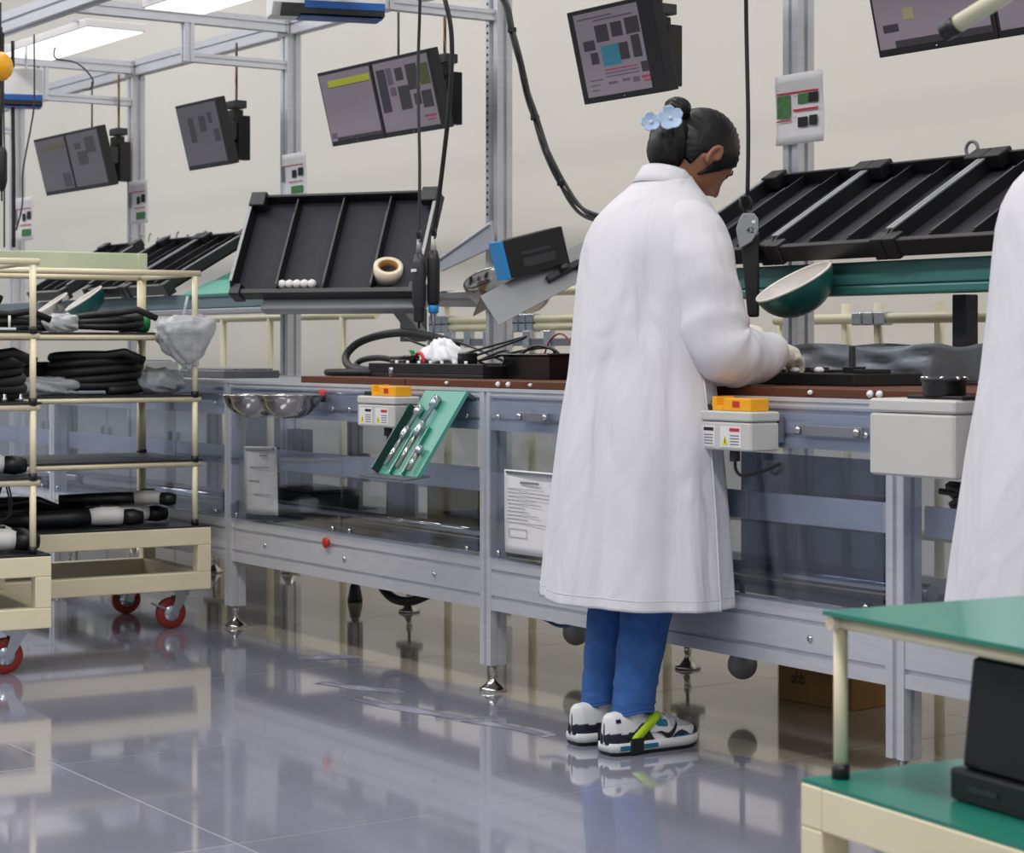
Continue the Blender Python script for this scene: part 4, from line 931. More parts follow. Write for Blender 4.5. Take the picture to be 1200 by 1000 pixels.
# black hose arching over
pix = [(535, 404, .40), (512, 396, .42), (478, 390, .45), (446, 393, .45), (420, 402, .42), (406, 416, .38), (408, 428, .35), (424, 436, .32), (450, 441, .3), (480, 442, .3)]
pts = [at_y(a, b, y) for a, b, y in pix]
o0 = pts[7].copy(); t = thing('ribbed_hose', 'thick black hose arching over the bench chassis', 'hose', o0)
MB().tube([v-o0 for v in curve_pts(pts, 8)], 0.0145, 12).build('hose', BLACKM, t)
pix = [(486, 430, .5), (450, 420, .5), (425, 422, .5), (418, 430, .48), (440, 434, .46), (480, 434, .46), (500, 432, .46)]
pts = [at_y(a, b, y) for a, b, y in pix]; o0 = pts[3].copy(); t = thing('ribbed_hose', 'black hose lying looped behind the bench chassis', 'hose', o0)
MB().tube([v-o0 for v in curve_pts(pts, 8)], 0.011, 12).build('hose', BLACKM, t)
# flat black gasket at the board end
c = at_y(405, 441, 0.12)
t = thing('flat_gasket', 'flat black rubber gasket lying on the end of the brown board', 'gasket', (c.x+0.02, 0.16, DZ))
MB().tube([(0.15*math.cos(k*math.pi/14), 0.09*math.sin(k*math.pi/14), 0.012) for k in range(28)], 0.0115, 10, closed=True).build('gasket_ring', BLACKM, t)
# steel pin
c = at_y(449, 446, -0.0); t = thing('steel_pin', 'short upright steel pin at the front of the brown board', 'pin', (c.x, 0.03, DZ)); MB().lathe([(0.008, 0), (0.008, 0.03), (0.006, 0.033), (0, 0.033)], 12, True).build('pin_body', CHROME, t)
# black tub
x0, x1 = max(P_(566, 0.22), ((P_(432, 0.12)+P_(566, 0.12))/2)+(P_(566, 0.12)-P_(432, 0.12))/2+0.006), P_(642, 0.165)
t = thing('black_tub', 'black plastic tub with flared rim next to the chassis', 'tub', ((x0+x1)/2, 0.30, DZ)); h = (x1-x0)/2
def rr(hx, hy, z): return [(-hx, -hy, z), (hx, -hy, z), (hx, hy, z), (-hx, hy, z)]
MB().loft([rr(h-0.025, 0.11, 0.0), rr(h-0.012, 0.12, 0.07), rr(h, 0.135, 0.072), rr(h, 0.135, 0.078), rr(h-0.02, 0.112, 0.078), rr(h-0.032, 0.10, 0.006)], True, True, True, False).build('tub_shell', BLACKG, t, 0.003)
q = [(-h*0.6, 0, 0.06), (-h*0.3, 0, 0.12), (h*0.2, 0.0, 0.135), (h*0.6, 0.02, 0.07)]
MB().tube(curve_pts(q, 8), 0.003, 6).build('red_wire', mat('dull_red_wire', srgb(140, 60, 60), 0.5), t)
MB().tube(curve_pts([(-h*1.6, 0.0, 0.07), (-h*0.9, 0, 0.10), (-h*0.2, 0, 0.09), (h*0.0, 0.02, 0.06)], 8), 0.005, 6).build('black_wire', BLACKP, t)
# white cloth
c = at_y(518, 420, 0.26)
bag('crumpled white cloth bag standing on the bench chassis', (c.x, 0.26, DZ+0.035), (0.075, 0.05, 0.045), 33, taper=-0.55, name='white_cloth', m=mat('white_cloth', srgb(226, 226, 232), 0.7, 0, 0.05, 20), group=None)['category'] = 'cloth'
# green tape end
c = at_y(481, 418, 0.34); t = thing('green_tape_tab', 'bright green tape tab stuck on a hose above the chassis', 'tape', c); MB().grid(4, 6, lambda u, v: (0.03*(u-.5), 0.012*math.sin(v*3), 0.045*(v-.5))).build('tab', mat('bright_green_tape', srgb(60, 190, 120), 0.5), t, solid=0.001)
# electric screwdrivers on cords
def driver(px, ptop, pbot, y, label, style):
    a = at_y(px, ptop, y); b = at_y(px, pbot, y); L = a.z-b.z
    t = thing('electric_screwdriver', label, 'screwdriver', b, group='electric screwdrivers over the bench')
    if style == 0:
        MB().lathe([(0.004, 0), (0.004, 0.02), (0.016, 0.022), (0.018, 0.07), (0.023, 0.08), (0.024, 0.2), (0.022, L-0.03), (0.015, L), (0, L)], 16, True).build('driver_body', CHAR, t)
        MB().lathe([(0.0185, 0.024), (0.0185, 0.075)], 16).build('driver_nose', BLACKP, t)
        MB().box((-0.008, -0.026, L-0.06), (0.02, -0.022, L-0.05)).build('driver_label', WHITEP, t)
    else:
        MB().lathe([(0.003, -0.10), (0.003, -0.01), (0.008, 0.0), (0.012, 0.03)], 12, True).build('driver_bit', CHROME, t)
        MB().lathe([(0.013, 0.03), (0.018, 0.035), (0.018, 0.055), (0.016, 0.058)], 16, True, True).build('driver_collar', BLUE, t)
        MB().lathe([(0.017, 0.058), (0.021, 0.07), (0.022, L-0.03), (0.014, L), (0, L)], 16, True).build('driver_body', BLACKP, t)
    MB().cyl((0, 0, L), (0, 0, L+0.05), 0.011, 12, 0.007).build('cord_guard', GREYP if style else GREYM, t)
    MB().tube([(0.016*math.cos(k*math.pi/8), 0, L+0.06+0.02*math.sin(k*math.pi/8)) for k in range(16)], 0.0035, 6, closed=True).build('hanging_ring', CHAR, t)
    wob = [(0, 0, L+0.05), (0.004, 0, L+0.3), (-0.006, 0, L+0.6), (0.006, 0, L+0.85), (0, 0, 2.342-b.z)] if style == 0 else [(0, 0, L+0.05), (0.05, 0, L+0.25), (0.10, 0, L+0.5), (0.11, 0, L+0.72), (0.04, 0, L+0.9), (0, 0, 2.342-b.z)]
    MB().tube(curve_pts(wob, 10), 0.0055 if style == 0 else 0.008, 8).build('driver_cord', BLACKP if style else CHAR, t)
    return t
driver(491, 298, 385, 0.30, 'grey electric screwdriver hanging beside the upright tray', 0)
driver(508, 294, 378, 0.34, 'black electric screwdriver with blue collar and long bit', 1)
# tool holster hanging behind the worker's shoulder
c = at_y(876, 292, 0.46)
t = thing('tool_holster', 'grey pulley holster numbered 42 hanging behind the worker', 'holster', c, (0, 0, CAMYAW+R(-8)))
MB().prism([(-0.022, 0.0), (0.012, 0.02), (0.030, 0.05), (0.030, 0.085), (0.018, 0.10), (-0.012, 0.10), (-0.022, 0.085), (-0.032, 0.055)], 'y', -0.013, 0.013).build('holster_body', mat('mid_grey_plastic', srgb(140, 144, 150), 0.45), t, 0.003)
MB().tube([(0.0, 0, 0.095), (-0.02, 0, 0.12), (-0.018, 0, 0.145), (0.0, 0, 0.15), (0.012, 0, 0.13), (0.006, 0, 0.11)], 0.005, 8).build('holster_hook', BLACKP, t)
MB().box((0.012, -0.0135, 0.072), (0.022, -0.013, 0.08)).build('holster_rivet', WHITEP, t)
tx = bpy.data.curves.new('holster_number', 'FONT'); tx.body = '42'; tx.size = 0.022; tx.extrude = 0.0004; tx.align_x = 'CENTER'
txo = bpy.data.objects.new('holster_number', tx); COL.objects.link(txo); me = bpy.data.meshes.new_from_object(txo.evaluated_get(bpy.context.evaluated_depsgraph_get())); bpy.data.objects.remove(txo)
txo = bpy.data.objects.new('holster_number', me); COL.objects.link(txo); me.materials.clear(); me.materials.append(INK); txo.parent = t; txo.location = (0.008, -0.0135, 0.045); txo.rotation_euler = (R(90), 0, 0)
MB().tube(curve_pts([(0, 0, 0.15), (0.002, 0, 0.35), (-0.004, 0, 0.7), (0, 0, 1.06)], 8), 0.006, 8).build('holster_cord', BLACKP, t)
MB().prism([(0.0, -0.19), (0.032, -0.19), (0.032, 0.05), (-0.018, 0.005)], 'y', 0.016, 0.05).build('black_driver_body', BLACKP, t, 0.006)
F(MB().profile((-1.415, 0.32, ZT-0.055), (0.185, 0.32, ZT-0.055), 0.07, 0.05), 'tool_rail', ALU)
F(MB().profile((0.235, 0.46, ZT-0.055), (1.83, 0.46, ZT-0.055), 0.04, 0.05), 'tool_rail', ALU)
# work piece under the worker's hands
x0, x1 = P_(868, 0.22), P_(1004, 0.22)
t = thing('black_workpiece', 'black slab workpiece with small white parts under the gloved hands', 'workpiece', ((x0+x1)/2, 0.33, DZ)); h = (x1-x0)/2
MB().box((-h, -0.12, 0), (h, 0.12, 0.032)).build('slab', BLACKM, t, 0.004)
random.seed(8)
for k in range(9):
    MB().box((-h+0.05+k*h*0.2, -0.1+random.uniform(0, .15), 0.032), (-h+0.08+k*h*0.2, -0.06+random.uniform(0, .12), 0.038+random.uniform(0, 0.01))).build('slab_fitting', BLACKP, t, 0.002)
for k in range(3): MB().lathe([(0, 0), (0.012, 0.002), (0.014, 0.008), (0.008, 0.014), (0, 0.015)], 12).build('white_part', WHITEP, t, loc=(-h*0.55+0.09*k, -0.09, 0.032))
MB().box((h*0.35-0.003, 0.0, 0.032), (h*0.35+0.012, 0.012, 0.10)).build('upright_pin', CHAR, t, 0.002)
# wrapped grey crate behind
x0, x1 = P_(958, 0.58), P_(1122, 0.58)
t = thing('wrapped_crate', 'grey crate wrapped in crumpled plastic film at the back of the bench', 'crate', ((x0+x1)/2, 0.60, DZ)); h = (x1-x0)/2
random.seed(17)
def wf(u, v):
    ring = [(-h+0.02, -0.10), (h-0.02, -0.10), (h-0.02, 0.09), (-h+0.02, 0.09)]
    k = u*4; i = int(min(k, 3.999)); f = k-i; a = ring[i]; b = ring[(i+1) % 4]
    x, y = a[0]+(b[0]-a[0])*f, a[1]+(b[1]-a[1])*f; g = 1+0.10*v
    n = 0.008*math.sin(u*60+v*9)+0.006*math.sin(u*23-v*14)
    return (x*g*(0.97+0.03*v), y*g+(n if i in (0, 2) else 0), 0.002+0.10*v+0.005*math.sin(u*30)*v)
MB().grid(72, 8, wf).build('crate_film', GBAG, t, solid=0.002)
MB().box((-h+0.025, -0.09, 0), (h-0.025, 0.08, 0.088)).build('crate_body', DGREYM, t, 0.004)
# dark post beside it
x = at_y(1131, 400, 0.69).x
t = thing('dark_support_post', 'dark steel support post under the teal shelf', 'post', (x, 0.69, 0.884)); MB().box((-0.024, -0.024, 0), (0.024, 0.024, 0.254)).build('post_body', mat('near_black_steel', srgb(44, 46, 52), 0.45, 0.3), t, 0.003); MB().box((-0.04, -0.035, 0), (0.04, 0.035, 0.008)).build('post_plate', DGREYM, t)
# tray of dark parts at the far end of the deck
c = at_y(265, 438, 0.3)
t = thing('grey_parts_tray', 'low grey parts tray on the metal deck by the far cart', 'tray', (c.x, 0.30, 0.881)); MB().box((-0.22, -0.12, 0), (0.22, 0.12, 0.03)).build('tray_body', DGREYM, t, 0.004); MB().box((-0.20, -0.10, 0.03), (0.20, 0.10, 0.036)).build('parts_layer', mat('grey_parts', srgb(120, 120, 124), 0.6, 0.2, 0.4, 60), t)
c = at_y(150, 430, 0.3)
t = thing('grey_parts_tray', 'grey parts tray seen through the far cart shelves', 'tray', (c.x, 0.30, 0.881)); MB().box((-0.25, -0.12, 0), (0.25, 0.12, 0.06)).build('tray_body', GREYM, t, 0.004); MB().box((-0.23, -0.10, 0.06), (0.23, 0.10, 0.064)).build('parts_layer', DGREYM, t)

# ------------------------------------------------------------------ inside and under the bench
LT = 0.398
c = at_y(537, 577, 0.40)
t = thing('yellow_bin', 'yellow plastic bin inside the bench behind the clear guard', 'bin', (c.x+0.02, 0.45, LT)); MB().box((-0.14, -0.10, 0), (0.14, 0.10, 0.16)).build('bin_shell', mat('dull_yellow_plastic', srgb(178, 158, 40), 0.5), t, 0.006); MB().box((-0.15, -0.11, 0.16), (0.15, 0.11, 0.175)).build('bin_rim', mat('dull_yellow_plastic', srgb(178, 158, 40), 0.5), t, 0.003)
for px, lab, w, hh in ((385, 'low black crate inside the bench by the white socket', 0.17, 0.075), (602, 'black cable box inside the bench beside the yellow bin', 0.14, 0.06), (330, 'black cable crate inside the bench behind the worn paper', 0.12, 0.06)):
    x = at_y(px, 560, 0.42).x
    t = thing('black_crate', lab, 'crate', (x, 0.35, LT), group='black crates inside the bench'); MB().box((-w, -0.10, 0), (w, 0.10, hh)).build('crate_body', BLACKP, t, 0.006); MB().box((-w-0.008, -0.108, hh), (w+0.008, 0.108, hh+0.01)).build('crate_rim', CHAR, t, 0.003)
for px, lab in ((470, 'ribbed grey cable duct standing inside the bench behind the tool tray'), (352, 'ribbed grey cable duct standing inside the bench near the bowls')):
    x = at_y(px, 580, 0.30).x
    t = thing('cable_duct', lab, 'duct', (x, 0.30, LT)); MB().box((-0.06, -0.02, 0), (0.06, 0.02, 0.30)).build('duct_body', GREYM, t, 0.002)
    for k in range(7): MB().box((-0.055+k*0.016, -0.026, 0.0), (-0.047+k*0.016, -0.02, 0.30)).build('duct_rib', GREYP, t)
# cylinders hanging behind the leg
c = at_y(558, 555, 0.05); t = thing('air_cylinder', 'grey air cylinder with black tip beside the bench leg', 'cylinder', (c.x, 0.10, 0.52)); MB().lathe([(0.006, -0.02), (0.012, -0.015), (0.012, 0.0), (0.019, 0.004), (0.019, 0.11), (0.012, 0.115), (0, 0.115)], 16, True).build('cylinder_body', GREYM, t); MB().lathe([(0, -0.03), (0.016, -0.028), (0.014, -0.012), (0, -0.012)], 14).build('black_tip', BLACKP, t)
# cardboard box on the floor
a = at_z(912, 819, 0); b = at_z(998, 834, 0)
w = (b-a).length; yw = math.atan2(b.y-a.y, b.x-a.x)
t = thing('cardboard_box', 'brown cardboard box with black lettering on the floor under the bench', 'box', a, (0, 0, yw))
MB().box((0, 0, 0), (w, 0.30, 0.17)).build('carton', CARD, t, 0.003)
MB().box((0.0, 0.13, 0.17), (w, 0.17, 0.1705)).build('packing_tape', mat('packing_tape', srgb(170, 140, 90), 0.3), t)
tx = bpy.data.curves.new('carton_lettering', 'FONT'); tx.body = 'ahb'; tx.size = 0.05; tx.extrude = 0.0003
txo = bpy.data.objects.new('carton_lettering', tx); COL.objects.link(txo); me = bpy.data.meshes.new_from_object(txo.evaluated_get(bpy.context.evaluated_depsgraph_get())); bpy.data.objects.remove(txo)
txo = bpy.data.objects.new('carton_lettering', me); COL.objects.link(txo); me.materials.clear(); me.materials.append(INK); txo.parent = t; txo.location = (0.05, -0.0008, 0.052); txo.rotation_euler = (R(90), 0, 0); txo.scale = (0.7, 1, 1)
# hose loop and blue cable under the rails
q = [at_y(a, b, 0.35) for a, b in ((446, 676), (449, 690), (462, 702), (480, 705), (500, 698), (513, 688), (516, 672))]
o0 = q[3].copy(); t = thing('drooping_hose', 'thick black hose drooping under the bench rail', 'hose', o0); MB().tube([v-o0 for v in curve_pts(q, 8)], 0.016, 12).build('hose', BLACKM, t)
q = [at_y(a, b, 0.15) for a, b in ((633, 724), (642, 728), (652, 733), (664, 734), (676, 729), (682, 722))]
o0 = q[3].copy(); t = thing('blue_cable', 'blue cable loop drooping beside the worker under the rail', 'cable', o0); MB().tube([v-o0 for v in curve_pts(q, 8)], 0.005, 8).build('cable', mat('navy_blue_cable', srgb(36, 62, 130), 0.4), t); MB().box((-0.06, -0.012, 0.012), (-0.02, 0.012, 0.04)).build('cable_plug', BLACKP, t, 0.003)
for px, py, lab in ((870, 779, 'grey ball weight hanging under the rail right of the worker'), (675, 741, 'grey ball weight hanging under the rail left of the worker')):
    c = at_y(px, py, 0.45); t = thing('ball_weight', lab, 'weight', c, group='ball weights under the bench')
    MB().lathe([(0.042*math.cos(k*math.pi/12-math.pi/2), 0.042*math.sin(k*math.pi/12-math.pi/2)) for k in range(13)], 20).build('ball', GREYM, t)
    MB().cyl((0, 0, 0.036), (0, 0, 0.05), 0.024, 14).build('ball_cap', BLACKP, t); MB().cyl((0, 0, 0.05), (0, 0, 0.386-c.z), 0.008, 8).build('ball_stem', BLACKP, t)

# ------------------------------------------------------------------ grey cabinets behind the far end of the line
xr = at_y(247, 550, 1.5).x
for k in range(6):
    x1 = xr-0.92*k; lab = ['grey steel cabinet behind the bench end leg', 'grey steel cabinet seen between the far cart shelves', 'grey steel cabinet seen behind the near cart post'][min(k, 2)]
    t = thing('steel_cabinet', lab, 'cabinet', (x1-0.455, 1.72, 0), group='grey cabinets along the wall')
    MB().box((-0.45, -0.2, 0.06), (0.45, 0.2, 0.86)).build('cabinet_body', DGREYM, t, 0.004)
    MB().box((-0.44, -0.19, 0.0), (0.44, 0.19, 0.06)).build('plinth', BLACKP, t)
    for s_ in (-1, 1):
        d_ = MB().box((s_*0.223-0.218, -0.215, 0.08), (s_*0.223+0.218, -0.2, 0.84)).build('cabinet_door', GREYM, t, 0.003)
        MB().box((s_*0.05-0.008, -0.235, 0.42), (s_*0.05+0.008, -0.215, 0.54)).build('door_handle', CHROME, d_, 0.003)
        MB().box((s_*0.25-0.05, -0.2165, 0.66), (s_*0.25+0.05, -0.215, 0.74)).build('door_label', PAPER, d_)
# ------------------------------------------------------------------ people
SKIN = mat('tan_skin', srgb(150, 104, 78), 0.5, 0, 0.06, 14)
HAIR = mat('black_hair', srgb(17, 15, 16), 0.42, 0, 0.35, 60, spec=0.35)
COAT = mat('white_lab_coat_cotton', srgb(220, 218, 224), 0.85, 0, 0.02, 10, bump=0.08, bscale=260)
_nt = COAT.node_tree; _n2 = _nt.nodes.new('ShaderNodeTexNoise'); _n2.inputs['Scale'].default_value = 5.0; _n2.inputs['Detail'].default_value = 2.5; _n2.inputs['Distortion'].default_value = 0.6
_mp = _nt.nodes.new('ShaderNodeMapping'); _mp.inputs['Scale'].default_value = (1.5, 1.5, 0.55); _mp.inputs['Rotation'].default_value = (0.25, 0.2, 0)
_tc = _nt.nodes['Texture Coordinate']; _nt.links.new(_tc.outputs['Object'], _mp.inputs[0]); _nt.links.new(_mp.outputs[0], _n2.inputs['Vector'])
_bp = _nt.nodes.new('ShaderNodeBump'); _bp.inputs['Strength'].default_value = 0.9; _bp.inputs['Distance'].default_value = 0.035
_nt.links.new(_n2.outputs['Fac'], _bp.inputs['Height']); _nt.links.new(_nt.nodes['Bump'].outputs[0], _bp.inputs['Normal']); _nt.links.new(_bp.outputs[0], _nt.nodes['Principled BSDF'].inputs['Normal'])
SEAM = mat('coat_seam_grey', srgb(210, 209, 216), 0.9)
JEAN = mat('blue_denim', srgb(48, 94, 160), 0.8, 0, 0.16, 34, bump=0.2, bscale=300)
GLOVE = mat('cream_work_glove', srgb(222, 214, 196), 0.8, 0, 0.04, 30, bump=0.1, bscale=200)
NAVY = mat('navy_shoe_leather', srgb(28, 26, 48), 0.5); STEAL = mat('teal_shoe_panel', srgb(30, 112, 140), 0.45)
SWHITE = mat('white_shoe_leather', srgb(224, 224, 226), 0.5); SGREY = mat('grey_shoe_mesh', srgb(176, 178, 184), 0.75, 0, 0.1, 90)
LIME = mat('lime_green_strap', srgb(184, 224, 30), 0.5); CLIPB = mat('pale_blue_flower', srgb(172, 194, 222), 0.45)
def freeze(o):                             # bake the modifiers into the mesh
    dg = bpy.context.evaluated_depsgraph_get(); me = bpy.data.meshes.new_from_object(o.evaluated_get(dg)); old = o.data
    o.modifiers.clear(); o.data = me; return o
def skin_mesh(nodes, edges, root=0):
    me = bpy.data.meshes.new('skeleton'); me.from_pydata([n[0] for n in nodes], edges, []); o = bpy.data.objects.new('skeleton', me); COL.objects.link(o)
    sk = o.modifiers.new('skin', 'SKIN'); sk.use_smooth_shade = True
    for i, n in enumerate(nodes):
        d = me.skin_vertices[0].data[i]; d.radius = (n[1], n[1]); d.use_root = (i == root)
    sb = o.modifiers.new('sub', 'SUBSURF'); sb.levels = 2; sb.render_levels = 2
    dg = bpy.context.evaluated_depsgraph_get(); r = bpy.data.meshes.new_from_object(o.evaluated_get(dg)); bpy.data.objects.remove(o); return r
def head_surface(nx, ny, hair=False):
    def fn(u, v):
        th = u*2*math.pi; fi = (v-0.5)*math.pi
        x, y, z = math.cos(fi)*math.cos(th), math.cos(fi)*math.sin(th), math.sin(fi)
        px, py, pz = 0.074*x, 0.094*y, 0.116*z
        if z < 0:
            px *= 1-0.38*(-z)**1.6
            if y < 0: py *= 1+0.45*z
        g = lambda cx, cz, sx, sz: math.exp(-((x-cx)/sx)**2-((z-cz)/sz)**2) if y > 0 else 0
        if not hair:
            py += 0.020*g(0, -0.16, 0.15, 0.15) + 0.010*g(0, 0.02, 0.12, 0.2) + 0.007*g(0, -0.48, 0.28, 0.07) + 0.010*g(0, -0.80, 0.35, 0.14)
            py -= 0.009*(g(0.36, 0.06, 0.2, 0.13)+g(-0.36, 0.06, 0.2, 0.13)); py += 0.006*(g(0.36, 0.24, 0.3, 0.08)+g(-0.36, 0.24, 0.3, 0.08))
            px += 0.004*math.copysign(1, x)*(math.exp(-((y-0.55)/0.25)**2-((z+0.2)/0.25)**2) if abs(x) > 0.3 else 0)
        else:
            # hairline: forehead high in front, down over the temples in front of the ear, to the nape behind
            line = 0.34 + 0.05*math.cos(x*3)
            if y < 0.80: line = 0.34-(0.80-y)*1.5
            if y < 0.05: line = -0.80
            line = max(line, -0.62)
            if -0.25 < y < 0.12 and abs(x) > 0.5: line = max(line, -0.30)
            cover = max(0.0, min(1.0, (z-line)/0.10))
            k = 0.93 + 0.15*cover
            sw = math.atan2(z-0.1, -y+0.001)          # strands sweep from the brow to the clip
            k += cover*(0.011*math.sin(sw*34+x*3) + 0.007*math.sin(sw*61+2*x))*min(1, abs(x)*2.2)
            px *= k; py *= k; pz *= k
            if y < -0.2: py *= 1.06
        return (px, py, pz)
    return fn
def shoe(parent, side, fx, strap):
    """one trainer; local y forward, heel at y=-0.14, x>0 is the outside of a right shoe"""
    t = bpy.data.objects.new('trainer_shoe', None)
    S = [(-0.1455, .003, .078), (-0.1440, .012, .088), (-0.1395, .021, .095), (-0.128, .030, .100), (-0.10, .0355, .102), (-0.06, .037, .098), (-0.02, .039, .094), (0.02, .042, .086), (0.06, .045, .072), (0.09, .044, .062), (0.115, .037, .054), (0.130, .024, .046), (0.136, .010, .036)]
    def sec(y):
        for i in range(len(S)-1):
            if S[i][0] <= y <= S[i+1][0]:
                f = (y-S[i][0])/(S[i+1][0]-S[i][0]); return S[i][1]+(S[i+1][1]-S[i][1])*f, S[i][2]+(S[i+1][2]-S[i][2])*f
        return S[-1][1:]
    z0 = 0.026
    def pt(y, ph, off=0.0):
        hw, h = sec(max(-0.1455, min(0.136, y))); c, s = math.cos(ph), math.sin(ph)
        x = (hw+off)*math.copysign(abs(c)**0.62, c); z = z0 + (h-z0+off)*abs(s)**0.8
        return (fx+side*x, y-(off*1.3*min(1, (-0.125-y)/0.015) if y < -0.125 else 0), z)
    NY, NP = 110, 64; ys = [S[0][0]+(S[-1][0]-S[0][0])*i/NY for i in range(NY+1)]; phs = [math.pi*j/NP for j in range(NP+1)]
    up = MB(); up.loft([[pt(y, p) for p in phs] for y in ys], False, False, False); 
    shoe_o = up.build('trainer_shoe', SWHITE, parent, solid=0.0)
    def patch(name, m, test, off, mt=None):
        b = MB(); n = 0
        for i in range(NY):
            for j in range(NP):
                yc = (ys[i]+ys[i+1])/2; q = pt(yc, (phs[j]+phs[j+1])/2)
                if test(yc, q[2], phs[j]):
                    b._add([pt(ys[i], phs[j], off), pt(ys[i+1], phs[j], off), pt(ys[i+1], phs[j+1], off), pt(ys[i], phs[j+1], off)], [(0, 1, 2, 3)], True); n += 1
        if n:
            o = b.build(name, m, shoe_o, solid=0.0012); bm = bmesh.new(); bm.from_mesh(o.data); bmesh.ops.remove_doubles(bm, verts=bm.verts, dist=1e-5); bm.to_mesh(o.data); bm.free()
    patch('toe_guard', NAVY, lambda y, z, p: y > 0.030 and z < 0.030+0.016*math.sin(max(0, min(math.pi, (y-0.03)*50))) + (0.020*min(1, (y-0.095)/0.02) if y > 0.095 else 0), 0.0014)
    patch('heel_guard', NAVY, lambda y, z, p: z < 0.052+0.020*math.exp(-((y+0.05)/0.022)**2)-(0.9*(y+0.045) if y > -0.045 else 0) and y < -0.005, 0.0014)
    patch('toe_mesh', SGREY, lambda y, z, p: 0.03 < y < 0.105 and z > 0.056-0.06*(y-0.06), 0.0010)
    patch('ankle_tab', STEAL, lambda y, z, p: -0.012 < y < 0.024 and 0.060+0.5*max(0, -y) < z < 0.080-0.3*y and p < 1.5, 0.0012)
    patch('side_stripe', STEAL, lambda y, z, p: y > 0.02 and z < 0.026+0.008*min(1, (y-0.02)/0.03), 0.0020)
    patch('heel_mark', NAVY, lambda y, z, p: -0.128 < y < -0.115 and 0.078 < z < 0.086 and p < 1.5, 0.0014)
    # curved tick mark on both sides
    for ph_s in (0, 1):
        b = MB(); L0, L1 = [], []
        for k in range(15):
            u = k/14; y = 0.052-0.088*u; zc = 0.050 - 0.016*math.sin(min(1, u*1.7)*math.pi/1.1)*(1-u*0.35) + (0.014*(1-u*3.0) if u < 0.33 else 0)
            th = 0.0085*math.sin(math.pi*min(1, 0.12+u*1.15))*(1-u*0.75) + 0.0006
            for lst, zz in ((L0, zc-th), (L1, zc+th)):
                hw, h = sec(y); s = max(0.0, min(1.0, (zz-z0)/(h-z0)))**(1/0.8); ph = math.asin(s); ph = ph if ph_s == 0 else math.pi-ph
                lst.append(pt(y, ph, 0.0026))
        b.loft([L0, L1], False); b.build('tick_mark', INK, shoe_o, solid=0.0006)
    # midsole, outsole, air windows, laces
    out = []
    for k in range(40):
        a = 2*math.pi*k/40; y = -0.002+0.142*math.sin(a); hw, _ = sec(max(-0.139, min(0.135, y))); out.append((hw+0.004 if abs(math.cos(a)) > 0.15 else 0.012+abs(math.cos(a))*0.08, y, math.copysign(1, math.cos(a))))
    ring = lambda z, g, lift=0: [(fx+side*o[2]*min(o[0], 0.05)*g, o[1]*(1+(g-1)*0.3), z+lift*max(0, o[1]-0.08)) for o in out]
    MB().loft([ring(0.008, 1.0, 0.12), ring(0.018, 1.05, 0.12), ring(0.030, 1.03, 0.10)], True, True, True).build('midsole', SWHITE, shoe_o)
    MB().loft([ring(0.0, 0.94, 0.10), ring(0.006, 1.0, 0.12), ring(0.0085, 1.0, 0.12)], True, True, True).build('outsole', BLACKM, shoe_o)
    for ya, yb_ in ((-0.125, -0.085), (-0.06, -0.01)):
        hw, _ = sec((ya+yb_)/2)
        MB().box((fx+side*(hw*1.02+0.0025), ya, 0.012), (fx+side*(hw*1.04+0.006), yb_, 0.024)).build('air_window', STEAL, shoe_o, 0.002)
    for k in range(4):
        y = 0.012+k*0.017; MB().tube([pt(y, R(55), 0.003), pt(y+0.004, R(75), 0.004), pt(y+0.004, R(105), 0.004), pt(y, R(125), 0.003)], 0.0028, 6).build('lace', SGREY, shoe_o)
    if strap:
        b = MB(); A = [(0.010, R(110)), (0.002, R(84)), (-0.008, R(60)), (-0.022, R(40)), (-0.045, R(24)), (-0.068, R(10)), (-0.08, R(2))]
        b.loft([[pt(y-0.018, p, 0.005) for y, p in A], [pt(y+0.016, p, 0.005) for y, p in A]], False); b.build('heel_strap', LIME, shoe_o, solid=0.002)
        hw, _ = sec(-0.075); MB().box((fx-0.046, -0.095, 0.0), (fx+0.046, -0.055, 0.04)).build('heel_grounder', BLACKM, shoe_o, 0.004)
    return shoe_o
